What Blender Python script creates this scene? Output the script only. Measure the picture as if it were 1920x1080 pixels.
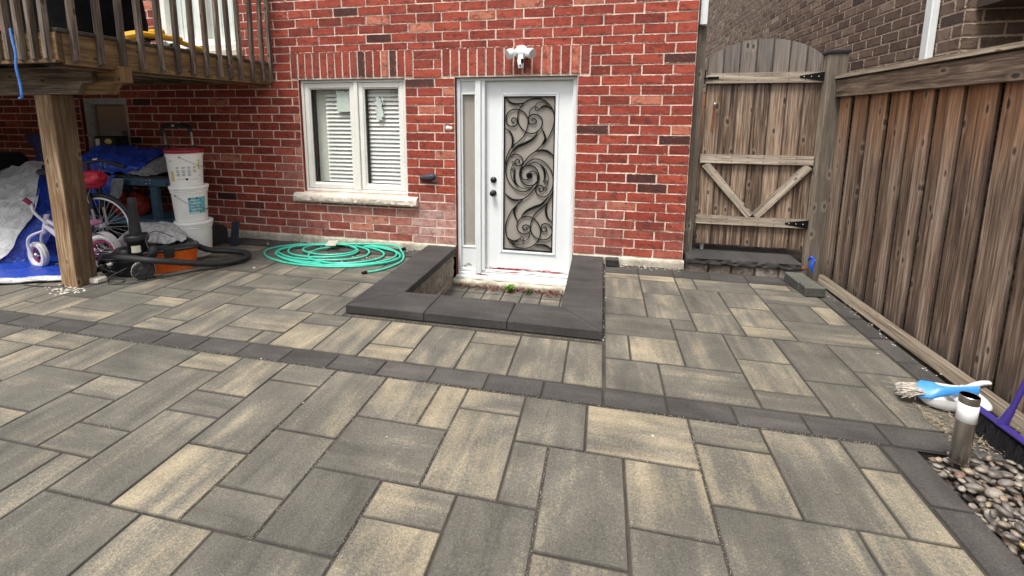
import bpy, bmesh, math, random
from mathutils import Vector, Matrix, noise
for o in list(bpy.data.objects): bpy.data.objects.remove(o)
S = bpy.context.scene
col = S.collection
R_ = random.Random(7)
rad = math.radians

# ---------------------------------------------------------------- camera
H, D = 1.47, 4.7
YAW, PIT, ROL = .2240, .1540, .0040
cy, sy, cp, sp = math.cos(YAW), math.sin(YAW), math.cos(PIT), math.sin(PIT)
fw = Vector((-sy*cp, cy*cp, -sp)); rt = Vector((cy, sy, 0)); up = rt.cross(fw)
r2 = rt*math.cos(ROL) + up*math.sin(ROL); u2 = -rt*math.sin(ROL) + up*math.cos(ROL)
cam = bpy.data.cameras.new('camera'); camo = bpy.data.objects.new('camera', cam); col.objects.link(camo)
M4 = Matrix((r2, u2, -fw)).transposed().to_4x4(); M4.translation = Vector((0, -D, H))
camo.matrix_world = M4
cam.sensor_width = 36; cam.sensor_fit = 'HORIZONTAL'; cam.lens = 863.5/1920*36
cam.shift_x = (960-932.8)/1920; cam.shift_y = -(540-354.9)/1920
cam.clip_start = .05; cam.clip_end = 400
S.camera = camo

# ---------------------------------------------------------------- light
SUN_EL, SUN_AZ = rad(66), rad(205)      # high veiled sun, behind the photographer
w = bpy.data.worlds.new('World'); S.world = w; w.use_nodes = True
nt = w.node_tree; bg = nt.nodes['Background']
sky = nt.nodes.new('ShaderNodeTexSky'); sky.sky_type = 'NISHITA'; sky.sun_disc = False
sky.sun_elevation = SUN_EL; sky.sun_rotation = SUN_AZ; sky.dust_density = 4; sky.air_density = 1.2
hs = nt.nodes.new('ShaderNodeHueSaturation'); hs.inputs['Saturation'].default_value = .22
nt.links.new(sky.outputs[0], hs.inputs['Color']); nt.links.new(hs.outputs[0], bg.inputs[0])
bg.inputs[1].default_value = .095
sl = bpy.data.lights.new('sun', 'SUN'); sl.energy = 1.5; sl.angle = rad(16); sl.color = (1, .96, .9)
so = bpy.data.objects.new('sun', sl); col.objects.link(so)
sd = Vector((math.sin(SUN_AZ)*math.cos(SUN_EL), math.cos(SUN_AZ)*math.cos(SUN_EL), math.sin(SUN_EL)))
so.rotation_euler = sd.to_track_quat('Z', 'Y').to_euler()
S.view_settings.view_transform = 'Standard'; S.view_settings.look = 'None'
S.view_settings.exposure = EXPO = 1.34; S.view_settings.gamma = 1
S.render.engine = 'CYCLES'; S.render.resolution_x = 1024; S.render.resolution_y = 576

# ---------------------------------------------------------------- mesh builder
class MB:
    """collects faces with a UV in metres (u along the grain) and a tone attribute"""
    def __init__(s, seed=None): s.v=[]; s.f=[]; s.uv=[]; s.c=[]; s.m=[]; s.sm=[]; s.u2=[]; s.h=[]
    def face(s, pts, uv=None, c=(.5,.5,0), m=0, sm=False, u2=None, h=(9,9,9)):
        s.u2 += u2 if u2 else [(0,0)]*len(pts); s.h.append(h)
        n=len(s.v); s.v += [tuple(p) for p in pts]; s.f.append(tuple(range(n, n+len(pts))))
        s.uv += uv if uv else [(p[0], p[1]+p[2]) for p in pts]
        s.c.append(c); s.m.append(m); s.sm.append(sm)
    def grid(s, P, c=(.5,.5,0), m=0, sm=True, closeu=False, closev=False, uvs=None):
        """P[i][j] grid of points; welded"""
        n0=len(s.v); nu=len(P); nv=len(P[0])
        for row in P: s.v += [tuple(p) for p in row]
        for i in range(nu if closeu else nu-1):
            for j in range(nv if closev else nv-1):
                a=(i,j); b=(i+1,j); d=(i,j+1); e=(i+1,j+1)
                idx=[((q[0]%nu)*nv + q[1]%nv) for q in (a,b,e,d)]
                s.f.append(tuple(n0+k for k in idx))
                if uvs: s.uv += [uvs(q[0]/max(1,nu-1), q[1]/max(1,nv-1)) for q in (a,b,e,d)]
                else: s.uv += [(q[0]*.02, q[1]*.02) for q in (a,b,e,d)]
                s.c.append(c); s.m.append(m); s.sm.append(sm); s.u2 += [(0,0)]*4; s.h.append((9,9,9))
    def box(s, p0, p1, ch=.002, c=None, m=0, M=None, jit=0, rnd=R_, ax=None):
        """chamfered box between two corners; UV u follows the longest side"""
        lo=[min(a,b) for a,b in zip(p0,p1)]; hi=[max(a,b) for a,b in zip(p0,p1)]
        d=[h-l for h,l in zip(hi,lo)]; ch=min(ch, min(d)*.4)
        if c is None: c=(rnd.random(), rnd.random(), 0)
        ax = d.index(max(d)) if ax is None else ax
        oth=[k for k in range(3) if k!=ax]; ou,ov=rnd.uniform(0,50),rnd.uniform(0,50)
        cm=(m,)
        ctr=[(a+b)/2 for a,b in zip(lo,hi)]
        wide=max(oth,key=lambda k:d[k]); hh=(d[ax]/2,d[wide]/2,0)
        jv={}
        def corner(sx,sy_,sz,k):   # vertex of corner (signs) lying on face of axis k
            sg=(sx,sy_,sz); p=[0,0,0]
            for a in range(3):
                e = 0 if a==k else ch
                p[a] = (hi[a]-e) if sg[a]>0 else (lo[a]+e)
            if jit:
                if sg not in jv: jv[sg]=[rnd.uniform(-jit,jit) for _ in range(3)]
                p=[a+b for a,b in zip(p,jv[sg])]
            return Vector(p)
        def add(L):
            P=[corner(*q) for q in L]
            n=(P[1]-P[0]).cross(P[2]-P[0]); cc=sum(P, Vector())/len(P)-Vector(ctr)
            if n.dot(cc)<0: P.reverse()
            uv=[(p[ax]+ou, p[oth[0]]+p[oth[1]]*1.0+ov) for p in P]
            u2=[(p[ax]-ctr[ax], p[wide]-ctr[wide]) for p in P]
            if M: P=[M@p for p in P]
            s.face(P, uv, c, m, u2=u2, h=hh)
        for k in range(3):
            a,b=[q for q in range(3) if q!=k]
            for sg in (1,-1):
                L=[]
                for sa,sb in ((1,1),(1,-1),(-1,-1),(-1,1)):
                    t=[0,0,0]; t[k]=sg; t[a]=sa; t[b]=sb; L.append((*t,k))
                add(L)
        if ch>0:
            for k in range(3):     # edges parallel to k
                a,b=[q for q in range(3) if q!=k]
                for sa in (1,-1):
                    for sb in (1,-1):
                        L=[]
                        for sk,f in ((1,a),(1,b),(-1,b),(-1,a)):
                            t=[0,0,0]; t[k]=sk; t[a]=sa; t[b]=sb; L.append((*t,f))
                        add(L)
            for sx in (1,-1):
                for sy_ in (1,-1):
                    for sz in (1,-1): add([(sx,sy_,sz,0),(sx,sy_,sz,1),(sx,sy_,sz,2)])
    def bar(s, a, b, wd, th, upv=(0,0,1), **k):
        """a board from a to b, wd across, th thick (thickness along upv)"""
        a=Vector(a); b=Vector(b); x=(b-a); L=x.length; x.normalize()
        z=Vector(upv); z=(z-x*z.dot(x)).normalized(); y=z.cross(x)
        Mx=Matrix((x,y,z)).transposed().to_4x4(); Mx.translation=a
        s.box((0,-wd/2,-th/2),(L,wd/2,th/2), M=Mx, **k)
    def tube(s, pts, r, n=8, c=(.5,.5,0), m=0, cap=True, smooth=True, closed=False):
        pts=[Vector(p) for p in pts]; N=len(pts)
        rr=r if isinstance(r,(list,tuple)) else [r]*N
        T=[]
        for i in range(N):
            a=pts[(i-1)%N] if closed else pts[max(0,i-1)]; b=pts[(i+1)%N] if closed else pts[min(N-1,i+1)]
            t=b-a
            T.append(t.normalized() if t.length>1e-9 else Vector((0,0,1)))
        nrm=T[0].orthogonal().normalized(); rows=[]
        for i in range(N):
            nrm=(nrm-T[i]*nrm.dot(T[i])); nrm = nrm.normalized() if nrm.length>1e-6 else T[i].orthogonal().normalized()
            bi=T[i].cross(nrm)
            rows.append([pts[i]+(nrm*math.cos(2*math.pi*j/n)+bi*math.sin(2*math.pi*j/n))*rr[i] for j in range(n)])
        s.grid(rows, c, m, smooth, closeu=closed, closev=True)
        if cap and not closed:
            s.face(list(reversed(rows[0])), None, c, m); s.face(rows[-1], None, c, m)
    def lathe(s, prof, n=32, ctr=(0,0,0), c=(.5,.5,0), m=0, M=None, smooth=True, cap=True):
        """prof: list of (r,z) bottom to top"""
        rows=[]
        for r,z in prof:
            rows.append([Vector((r*math.cos(2*math.pi*j/n), r*math.sin(2*math.pi*j/n), z)) for j in range(n)])
        if M: rows=[[M@p for p in q] for q in rows]
        rows=[[p+Vector(ctr) for p in q] for q in rows]
        rows=[list(q) for q in rows]
        s.grid([list(reversed(q)) for q in rows], c, m, smooth, closev=True)
        if cap:
            if prof[0][0]>1e-4: s.face(list(reversed(rows[0])), None, c, m)
            if prof[-1][0]>1e-4: s.face(rows[-1], None, c, m)
    def build(s, name, mats, parent=None, sharp=None):
        me=bpy.data.meshes.new(name); me.from_pydata(s.v, [], s.f)
        uvl=me.uv_layers.new(name='UVMap'); k=0
        flat=[0.0]*(2*len(s.uv))
        for i,(a,b) in enumerate(s.uv): flat[2*i]=a; flat[2*i+1]=b
        uvl.data.foreach_set('uv', flat)
        l2=me.uv_layers.new(name='Local'); flat=[0.0]*(2*len(s.u2))
        for i,(a,b) in enumerate(s.u2): flat[2*i]=a; flat[2*i+1]=b
        l2.data.foreach_set('uv', flat)
        ah=me.attributes.new('half','FLOAT_COLOR','FACE'); hc=[]
        for c in s.h: hc += [c[0],c[1],0.0,1.0]
        ah.data.foreach_set('color', hc)
        at=me.attributes.new('tone','FLOAT_COLOR','FACE')
        cc=[]
        for c in s.c: cc += [c[0],c[1],c[2],1.0]
        at.data.foreach_set('color', cc)
        if not isinstance(mats,(list,tuple)): mats=[mats]
        for m_ in mats: me.materials.append(m_)
        me.polygons.foreach_set('material_index', s.m)
        me.polygons.foreach_set('use_smooth', s.sm)
        me.update()
        o=bpy.data.objects.new(name, me); col.objects.link(o)
        if parent: o.parent=parent
        if sharp:
            bm=bmesh.new(); bm.from_mesh(me)
            for e in bm.edges:
                if len(e.link_faces)==2 and e.calc_face_angle(0)>sharp: e.smooth=False
            bm.to_mesh(me); bm.free()
        return o
def tag(o, label=None, cat=None, group=None, kind=None):
    if label: o['label']=label
    if cat: o['category']=cat
    if group: o['group']=group
    if kind: o['kind']=kind
    return o
def thing(name, label, cat, loc=(0,0,0), group=None):
    o=bpy.data.objects.new(name,None); o.empty_display_size=.1; col.objects.link(o); o.location=loc
    return tag(o,label,cat,group)
def put(o, root):
    """parent a world-space mesh under a thing whose base is not the origin"""
    o.parent=root; o.matrix_parent_inverse=Matrix.Translation(-Vector(root.location)); return o
def catmull(P, n=8, closed=False):
    P=[Vector(p) for p in P]; out=[]; N=len(P)
    for i in range(N if closed else N-1):
        g=lambda k: P[k%N] if closed else P[max(0,min(N-1,k))]
        a,b,c,d=g(i-1),g(i),g(i+1),g(i+2)
        for j in range(n):
            t=j/n; out.append(.5*((2*b)+(c-a)*t+(2*a-5*b+4*c-d)*t*t+(3*b-a-3*c+d)*t**3))
    if not closed: out.append(P[-1])
    return out

# ---------------------------------------------------------------- materials
class NT:
    def __init__(s, name):
        s.mat=bpy.data.materials.new(name); s.mat.use_nodes=True; s.t=s.mat.node_tree; s.b=s.t.nodes['Principled BSDF']
    def n(s, typ, ins=None, **kw):
        nd=s.t.nodes.new('ShaderNode'+typ)
        for k,v in kw.items(): setattr(nd,k,v)
        for k,v in (ins or {}).items(): s.set(nd.inputs[k], v)
        return nd
    def set(s, inp, v):
        if hasattr(v,'links') or isinstance(v,bpy.types.NodeSocket): s.t.links.new(v,inp)
        else:
            if isinstance(v,(tuple,list)) and len(v)==3 and inp.type=='RGBA': v=(*v,1)
            inp.default_value=v
    def attr(s):
        a=s.n('Attribute', attribute_name='tone'); sp_=s.n('SeparateColor',{0:a.outputs['Color']}); return sp_.outputs
    def edge(s):
        """distance in metres from the rim of the brick, stone or board"""
        hA=s.n('SeparateColor',{0:s.n('Attribute', attribute_name='half').outputs['Color']}).outputs
        l=s.n('SeparateXYZ',{0:s.n('UVMap', uv_map='Local').outputs[0]}).outputs
        return s.math('MINIMUM', s.math('SUBTRACT',hA[0],s.math('ABSOLUTE',l[0])), s.math('SUBTRACT',hA[1],s.math('ABSOLUTE',l[1])))
    def uv(s, sx=1, sy_=1, sz=1):
        u=s.n('UVMap', uv_map='UVMap'); m=s.n('Mapping',{'Vector':u.outputs[0],'Scale':(sx,sy_,sz)}); return m.outputs[0]
    def pos(s, sx=1, sy_=1, sz=1):
        u=s.n('NewGeometry'); m=s.n('Mapping',{'Vector':u.outputs['Position'],'Scale':(sx,sy_,sz)}); return m.outputs[0]
    def noise(s, vec, scale=5, det=3, rough=.6, dist=0):
        return s.n('TexNoise',{'Vector':vec,'Scale':scale,'Detail':det,'Roughness':rough,'Distortion':dist}).outputs['Fac']
    def ramp(s, fac, stops):
        r=s.n('ValToRGB',{0:fac}); e=r.color_ramp.elements
        while len(e)<len(stops): e.new(.5)
        for k,(p,c) in enumerate(stops):
            e[k].position=p; e[k].color=(*c,1) if len(c)==3 else c
        return r.outputs[0]
    def step(s, fac, a, b, lo=0., hi=1.):
        return s.n('MapRange',{0:fac,1:a,2:b,3:lo,4:hi}, interpolation_type='SMOOTHSTEP').outputs[0]
    def mix(s, fac, a, b, mode='MIX'):
        m=s.n('Mix', data_type='RGBA', blend_type=mode)
        s.set(m.inputs[0],fac); s.set(m.inputs[6],a); s.set(m.inputs[7],b); return m.outputs[2]
    def math(s, op, a, b=0.):
        m=s.n('Math', operation=op); s.set(m.inputs[0],a); s.set(m.inputs[1],b); return m.outputs[0]
    def bump(s, h, st=.3, dist=.01):
        b=s.n('Bump',{'Strength':st,'Distance':dist,'Height':h}); s.t.links.new(b.outputs[0], s.b.inputs['Normal'])
    def out(s, colr, rough=.6, metal=0., **k):
        s.set(s.b.inputs['Base Color'],colr); s.set(s.b.inputs['Roughness'],rough); s.set(s.b.inputs['Metallic'],metal)
        for a,v in k.items(): s.set(s.b.inputs[a],v)
        return s.mat
def plain(name, c, rough=.5, metal=0., dirt=.15, scale=12, bump=0., **k):
    """one paint/plastic with mottling and dirt"""
    t=NT(name); v=t.pos(); n1=t.noise(v,scale,4,.65)
    dk=tuple(x*(1-dirt*1.6) for x in c); lt=tuple(min(1,x*(1+dirt*.5)) for x in c)
    cc=t.ramp(n1,[(.3,dk),(.55,c),(.8,lt)])
    if bump: t.bump(t.noise(v,scale*6,3),bump,.003)
    return t.out(cc, t.step(n1,.2,.8,min(1,rough+.1),max(.02,rough-.08)), metal, **k)

def wood(name, dark, mid, light, warm=(.25,.11,.035), warmth=.0, top=None, low=None, rough=.75, knots=1., vsc=1., bvar=.10, nails=0):
    t=NT(name); A=t.attr()
    g=t.noise(t.uv(1.1,16*vsc),1.6,4,.6,.4)            # broad grain
    f=t.noise(t.uv(3,150*vsc),1.5,3,.7)                # fine fibre
    b=t.noise(t.uv(1.6,4),1.3,3,.6)                    # weather blotches
    md_=t.noise(t.uv(2.2,55*vsc),1.5,3,.65,.3)          # early and late wood lines
    x=t.math('ADD', t.math('ADD', t.math('MULTIPLY',g,.45), t.math('MULTIPLY',f,.25)), t.math('MULTIPLY',md_,.30))
    x=t.math('ADD', .5, t.math('MULTIPLY', t.math('SUBTRACT',x,.5), 1.45))
    x=t.math('ADD', x, t.math('MULTIPLY', t.math('SUBTRACT',A[1],.5), bvar))
    c=t.ramp(x,[(.33,dark),(.5,mid),(.68,light)])
    wm=t.step(t.math('ADD', t.math('ADD',b,t.math('MULTIPLY',t.math('SUBTRACT',A[0],.5),.25)), warmth-.5),.42,.66)
    c=t.mix(t.math('MULTIPLY',wm,.85), c, t.mix(x,tuple(q*.5 for q in warm),tuple(min(1,q*1.7) for q in warm)))
    if top or low:                                     # stained band sheltered by the rail / damp foot
        z=t.n('SeparateXYZ',{0:t.n('NewGeometry').outputs['Position']}).outputs[2]
        zz=t.math('ADD', z, t.math('MULTIPLY', t.math('SUBTRACT',g,.5), 1.0))
        if top:
            m=t.step(zz, top[0], top[1]); c=t.mix(t.math('MULTIPLY',m,.85), c, t.mix(x, tuple(q*.35 for q in top[2]), tuple(min(1,q*1.6) for q in top[2])))
        if low:
            m=t.step(zz, low[0], low[1], 1, 0); c=t.mix(t.math('MULTIPLY',m,.75), c, low[2])
    kv=t.n('TexVoronoi',{'Vector':t.uv(3.6,7.5),'Scale':1.0,'Randomness':1.},voronoi_dimensions='2D'); k=t.math('ADD',kv.outputs['Distance'],t.math('MULTIPLY',t.math('SUBTRACT',g,.5),.12))
    km=t.step(t.n('SeparateColor',{0:kv.outputs['Color']}).outputs[0],.50,.56)
    kd=t.math('MULTIPLY',km,t.step(k,.055,.12,1,0)); c=t.mix(t.math('MULTIPLY',kd,.75*knots), c, tuple(q*.35 for q in dark))
    if nails:
        l=t.n('SeparateXYZ',{0:t.n('UVMap', uv_map='Local').outputs[0]}).outputs
        na=t.math('MULTIPLY', t.math('ABSOLUTE', t.math('SUBTRACT', t.math('FRACT', t.math('ADD',t.math('DIVIDE',l[0],nails),100.)), .5)), nails)
        nb_=t.math('SUBTRACT', t.math('ABSOLUTE',l[1]), .022)
        nd=t.math('SQRT', t.math('ADD', t.math('MULTIPLY',na,na), t.math('MULTIPLY',nb_,nb_)))
        c=t.mix(t.math('MULTIPLY',t.step(nd,.003,.0075,1,0),.8), c, (.02,.012,.008))
    eg=t.math('ADD', t.edge(), t.math('MULTIPLY', t.math('SUBTRACT',g,.5), -.015)); c=t.mix(t.math('MULTIPLY',t.step(eg,.001,.008,1,0),.70), c, tuple(q*.5 for q in dark))
    kr=t.math('SUBTRACT', t.math('MULTIPLY',km,t.step(k,.10,.26,1,0)), kd); c=t.mix(t.math('MULTIPLY',kr,.25*knots), c, light)
    pf=t.math('MULTIPLY', t.step(f,.60,.70), t.step(md_,.48,.62)); c=t.mix(t.math('MULTIPLY',pf,.40), c, tuple(min(1,q*1.5) for q in light))
    h=t.math('ADD', t.math('MULTIPLY',md_,.7), t.math('MULTIPLY',f,.5))
    t.bump(h,.55,.006)
    return t.out(c, rough)

def paver_mat(name, dk, md, tn, speck=.5, scuff=.12):
    t=NT(name); A=t.attr()
    st=t.noise(t.uv(.9,9),1.4,3,.55,.5)               # streaks along the stone
    bl=t.noise(t.uv(2.2,3.6),1.,4,.6,.4)
    gr=t.noise(t.pos(),150,4,.85); gr2=t.noise(t.pos(),75,3,.7)
    x=t.math('ADD', t.math('MULTIPLY',st,.42), t.math('MULTIPLY',bl,.58))
    x=t.math('ADD', .5, t.math('MULTIPLY', t.math('SUBTRACT',x,.5), 1.25))
    x=t.math('ADD', x, t.math('MULTIPLY', t.math('SUBTRACT',A[0],.5), .30))
    x=t.math('ADD', x, t.math('MULTIPLY', t.math('SUBTRACT',A[1],.5), .06))
    x=t.math('ADD', x, t.math('MULTIPLY', t.math('SUBTRACT',gr2,.5), .45))
    c=t.ramp(x,[(.24,dk),(.52,md),(.64,tuple(a*.6+b*.4 for a,b in zip(md,tn))),(.84,tn)])
    mu=t.math('ADD', .10, t.math('MULTIPLY',gr,1.8))
    c=t.mix(1., c, t.n('CombineColor',{0:mu,1:mu,2:mu}).outputs[0],'MULTIPLY')
    t.bump(t.math('ADD',gr,gr2), .8, .004)
    dt=t.step(t.noise(t.pos(),2.2,5,.7),.35,.68,.80,1.10); c=t.mix(1., c, t.n('CombineColor',{0:dt,1:dt,2:dt}).outputs[0],'MULTIPLY')
    pit=t.step(t.noise(t.pos(),105,3,.7),.635,.70); c=t.mix(t.math('MULTIPLY',pit,.55), c, tuple(q*.55 for q in dk))
    eg=t.math('ADD', t.edge(), t.math('MULTIPLY', t.math('SUBTRACT',gr2,.5), -.022)); c=t.mix(t.math('MULTIPLY',t.step(eg,.001,.006,1,0),.65), c, tuple(q*.42 for q in dk))
    sc=t.step(t.noise(t.pos(3,9,1),4,5,.8,1.5),.66,.72); c=t.mix(t.math('MULTIPLY',sc,scuff), c, tuple(min(1,q*1.25+.05) for q in tn))
    spk=t.step(gr,.60,.68); c=t.mix(t.math('MULTIPLY',spk,.35*speck), c, tuple(min(1,q*2.1) for q in tn))
    return t.out(c, .82)

def brick_mat(name, cols, dark, pale, smear=(.74,.52,.43)):
    t=NT(name); A=t.attr()
    n1=t.noise(t.pos(1,1,1),14,4,.7); n2=t.noise(t.pos(1,1,2.5),60,4,.75); n3=t.noise(t.uv(2,30),1.5,2,.5)
    x=t.math('ADD', A[0], t.math('MULTIPLY',t.math('SUBTRACT',n1,.5),.7))
    c=t.ramp(x,[(.0,dark),(.14,cols[0]),(.5,cols[1]),(.82,cols[2]),(1.,pale)])
    mu=t.math('ADD', .30, t.math('MULTIPLY',t.math('ADD',n2,n3),.68))
    c=t.mix(1., c, t.n('CombineColor',{0:mu,1:mu,2:mu}).outputs[0],'MULTIPLY')
    n4=t.noise(t.pos(1,1,1.6),11,3,.6); n5=t.noise(t.pos(1,1,2),34,4,.75,.5)
    c=t.mix(t.math('MULTIPLY',t.step(n4,.53,.66),.70), c, tuple(q*.42+.012 for q in cols[0]))
    pl=t.step(n2,.58,.70); c=t.mix(t.math('MULTIPLY',pl,.5), c, pale)
    c=t.mix(t.math('MULTIPLY',t.step(n5,.63,.70),.55), c, smear)
    ed=t.math('ADD', t.edge(), t.math('MULTIPLY', t.math('SUBTRACT',n5,.5), -.030))
    c=t.mix(t.math('MULTIPLY',t.step(ed,.004,.014,1,0),.40), c, tuple(q*.35 for q in cols[0]))
    c=t.mix(t.step(ed,-.0005,.0025,1,0), c, smear)        # mortar smears
    ef=t.math('MULTIPLY', A[2], t.step(n1,.3,.65,.35,1.)); c=t.mix(ef, c, (.60,.42,.37))
    t.bump(t.math('ADD',n1,n2), .6, .004)
    return t.out(c, .85)
def mortar_mat(name, a, b, sc=30):
    t=NT(name); n1=t.noise(t.pos(),6,4,.7); n2=t.noise(t.pos(),sc*4,3,.7)
    x=t.math('ADD',t.math('MULTIPLY',n1,.6),t.math('MULTIPLY',n2,.4))
    t.bump(n2,.5,.004); return t.out(t.ramp(x,[(.35,a),(.62,b)]), .9)

m_brick=brick_mat('red_brick',[(.155,.022,.012),(.295,.042,.023),(.41,.074,.037)],(.055,.018,.015),(.50,.19,.12))
m_mortar=mortar_mat('pink_mortar',(.52,.35,.27),(.84,.67,.57))
m_nbrick=brick_mat('brown_brick',[(.085,.05,.036),(.15,.098,.070),(.215,.150,.108)],(.05,.03,.024),(.32,.24,.185),(.42,.33,.25))
m_nmortar=mortar_mat('tan_mortar',(.30,.22,.165),(.56,.45,.35))
m_conc=mortar_mat('foundation_concrete',(.25,.22,.16),(.62,.57,.47),10)
m_pav=paver_mat('blended_paver',(.070,.065,.055),(.134,.124,.101),(.365,.305,.205))
m_pavd=paver_mat('charcoal_paver',(.034,.030,.027),(.066,.060,.054),(.125,.113,.098),.8,.3)
m_cope=paver_mat('charcoal_coping',(.026,.024,.023),(.047,.042,.040),(.085,.077,.071),.6,.55)
m_sand=mortar_mat('joint_sand',(.014,.012,.010),(.065,.054,.040),60)
m_white=plain('white_paint',(.76,.79,.78),.35,dirt=.06,scale=4)
m_vinyl=plain('white_vinyl',(.83,.82,.76),.3,dirt=.05,scale=4)
m_cream=plain('aged_vinyl',(.66,.62,.50),.45,dirt=.1)
m_black=plain('black_iron',(.006,.0055,.0055),.7,dirt=.2,**{'Specular IOR Level':.15})
m_rub=plain('black_rubber',(.022,.022,.023),.6,dirt=.2,scale=20)
m_blkp=plain('black_plastic',(.018,.018,.02),.38,dirt=.2,scale=20)
m_chrome=plain('brushed_steel',(.50,.47,.44),.30,1.,dirt=.03,scale=8)
m_fence=wood('fence_wood',(.030,.018,.012),(.160,.105,.072),(.42,.325,.245),warm=(.29,.13,.058),warmth=.12,
    top=(1.0,1.95,(.38,.18,.075)),low=(-.05,.35,(.07,.055,.045)),vsc=1.6,bvar=.14)
m_rail=wood('rail_wood',(.04,.027,.019),(.165,.115,.08),(.43,.34,.25),warm=(.22,.12,.06),warmth=-.05)
m_gate=wood('gate_wood',(.020,.012,.008),(.165,.108,.072),(.46,.34,.245),warm=(.28,.12,.045),warmth=.20,top=(1.65,2.05,(.17,.155,.14)),low=(.12,.42,(.07,.04,.025)),bvar=.2,vsc=1.5)
m_gatel=wood('gate_rail_wood',(.10,.078,.058),(.29,.235,.18),(.58,.50,.40),warm=(.26,.17,.09),warmth=-.05,nails=.1414)
m_postw=wood('cedar_post',(.10,.05,.022),(.26,.16,.08),(.55,.42,.27),warm=(.38,.165,.045),warmth=.16,vsc=.8,bvar=.1)
m_deck=wood('deck_wood',(.025,.017,.013),(.10,.073,.053),(.30,.24,.185),warm=(.20,.11,.045),warmth=-.03)
m_fasc=wood('fascia_wood',(.05,.026,.010),(.16,.09,.032),(.30,.19,.08),warm=(.22,.11,.03),warmth=.12)
m_kick=wood('kickboard_wood',(.12,.09,.06),(.36,.29,.21),(.60,.52,.40),warm=(.28,.18,.09),warmth=.0)
# ---------------------------------------------------------------- ground and paving
g=MB()
def sub_rects(x0,x1,y0,y1,holes):
    rs=[(x0,x1,y0,y1)]
    for hx0,hx1,hy0,hy1 in holes:
        nr=[]
        for a,b,c_,d in rs:
            if hx0>=b or hx1<=a or hy0>=d or hy1<=c_: nr.append((a,b,c_,d)); continue
            if a<hx0: nr.append((a,hx0,c_,d))
            if b>hx1: nr.append((hx1,b,c_,d))
            m0,m1=max(a,hx0),min(b,hx1)
            if c_<hy0: nr.append((m0,m1,c_,hy0))
            if d>hy1: nr.append((m0,m1,hy1,d))
        rs=nr
    return rs
for a,b,c_,d in sub_rects(-60,60,-60,60,[(-1.80,0.0,-1.70,.3)]): g.face([(a,c_,-.05),(b,c_,-.05),(b,d,-.05),(a,d,-.05)])
m_soil=mortar_mat('dark_soil',(.02,.016,.012),(.09,.07,.05),12)
tag(g.build('ground',m_soil),kind='structure')

def xl(j):      # column line of the front field
    if j<=0: return -.027+.1606*j
    t=[-.027,.140,.30,.46,.622,.783,.95,1.118,1.275]
    return t[min(j,8)]
def yf(k): return -2.458-.1755*k
def xb(j): return .052 if j==1 else -.172+.1598*j
def yb(k):
    return {-12:-.30,-11:-.44}.get(k, -2.285-.1695*k)
def xr(j): return 1.80 if j>=11 else .06+.1583*j
FT='7,8,0,1g 7,8,1,3t 5,7,0,3b 3,5,0,1g 3,5,1,3t 3,6,3,6d 0,3,0,2t 1,3,2,4t -1,1,2,5g -1,1,5,7t -2,0,0,2g -2,-1,2,4b -4,-2,0,1b -4,-2,1,4t -5,-4,0,2t -7,-5,0,2b -7,-4,2,4d -5,-3,4,5t -3,-1,4,7d -7,-5,4,6d -9,-7,0,3g -9,-7,3,5b -9,-7,5,6g -11,-9,4,6t -8,-5,6,9g -10,-8,6,9b -13,-10,6,9g -14,-13,5,8t -13,-11,3,6g -11,-9,1,4b -11,-9,0,1b -13,-11,0,2t -13,-11,2,3g -15,-13,1,4g -15,-13,0,1b -18,-15,0,2d -20,-18,0,2b -22,-20,0,1g -24,-22,0,1t -22,-20,1,3t -20,-17,2,4g -17,-15,2,3t -17,-15,3,5g -15,-13,4,5b 6,8,3,5t 6,8,5,8g 1,3,4,6g -5,-3,5,7t -17,-14,5,8g -19,-17,4,5b -24,-22,1,4g -22,-20,3,4b'
BT='-6,-4,-3,0b -4,-2,-3,-2t -4,-2,-2,0b -2,0,-3,0b 0,1,-3,0t -8,-6,-3,-1t -8,-6,-1,0t -10,-8,-3,0b -12,-10,-3,-2g -12,-10,-2,0t -15,-12,-3,-1t -15,-13,-1,0g -13,-12,-1,0g -13,-11,-5,-3g -14,-13,-5,-3b -17,-14,-5,-3b -12,-11,-7,-5t -15,-12,-7,-5g -14,-11,-9,-7g -17,-14,-9,-7b -18,-15,-7,-5g -19,-17,-9,-7g -22,-19,-9,-7g -19,-17,-5,-4d -26,-24,-2,0t -24,-21,-1,0t -21,-19,-3,-2t -21,-19,-2,0g -19,-17,-1,0t -17,-15,-3,0b -19,-17,-4,-1b -24,-21,-3,-1b'
RT='0,2,-11,-8b 2,4,-11,-9b 4,5,-12,-10b 0,2,-8,-6g 2,4,-9,-6b 4,6,-10,-7g 5,8,-12,-10g 8,10,-12,-11t 6,8,-10,-8t 8,11,-11,-9g 4,6,-7,-5b 6,8,-8,-6t 8,10,-9,-7g 10,11,-9,-7t 0,3,-6,-4d 3,4,-6,-5d 6,8,-6,-5t 8,11,-7,-5b 0,1,-4,-2g 1,3,-4,-2t 3,5,-5,-2b 5,7,-5,-3b 7,9,-5,-2g 9,11,-5,-3g 5,7,-3,-1t 0,2,-2,0g 2,5,-2,0g 5,7,-1,0g 7,9,-2,0g 9,11,-3,0g'
TONE={'d':.12,'g':.36,'b':.58,'t':.84}
pv=MB(); rp=random.Random(11)
def paver(x0,x1,y0,y1,tone,z=0.,m=0,gap=.0040,ch=.004):
    c=(TONE[tone]+rp.uniform(-.13,.13) if tone in TONE else tone, rp.random(), 0)
    dz=rp.uniform(-.0012,.0012)
    pv.box((x0+gap,y0+gap,z-.06),(x1-gap,y1-gap,z+dz),ch,c,m,rnd=rp,jit=.0011)
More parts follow.
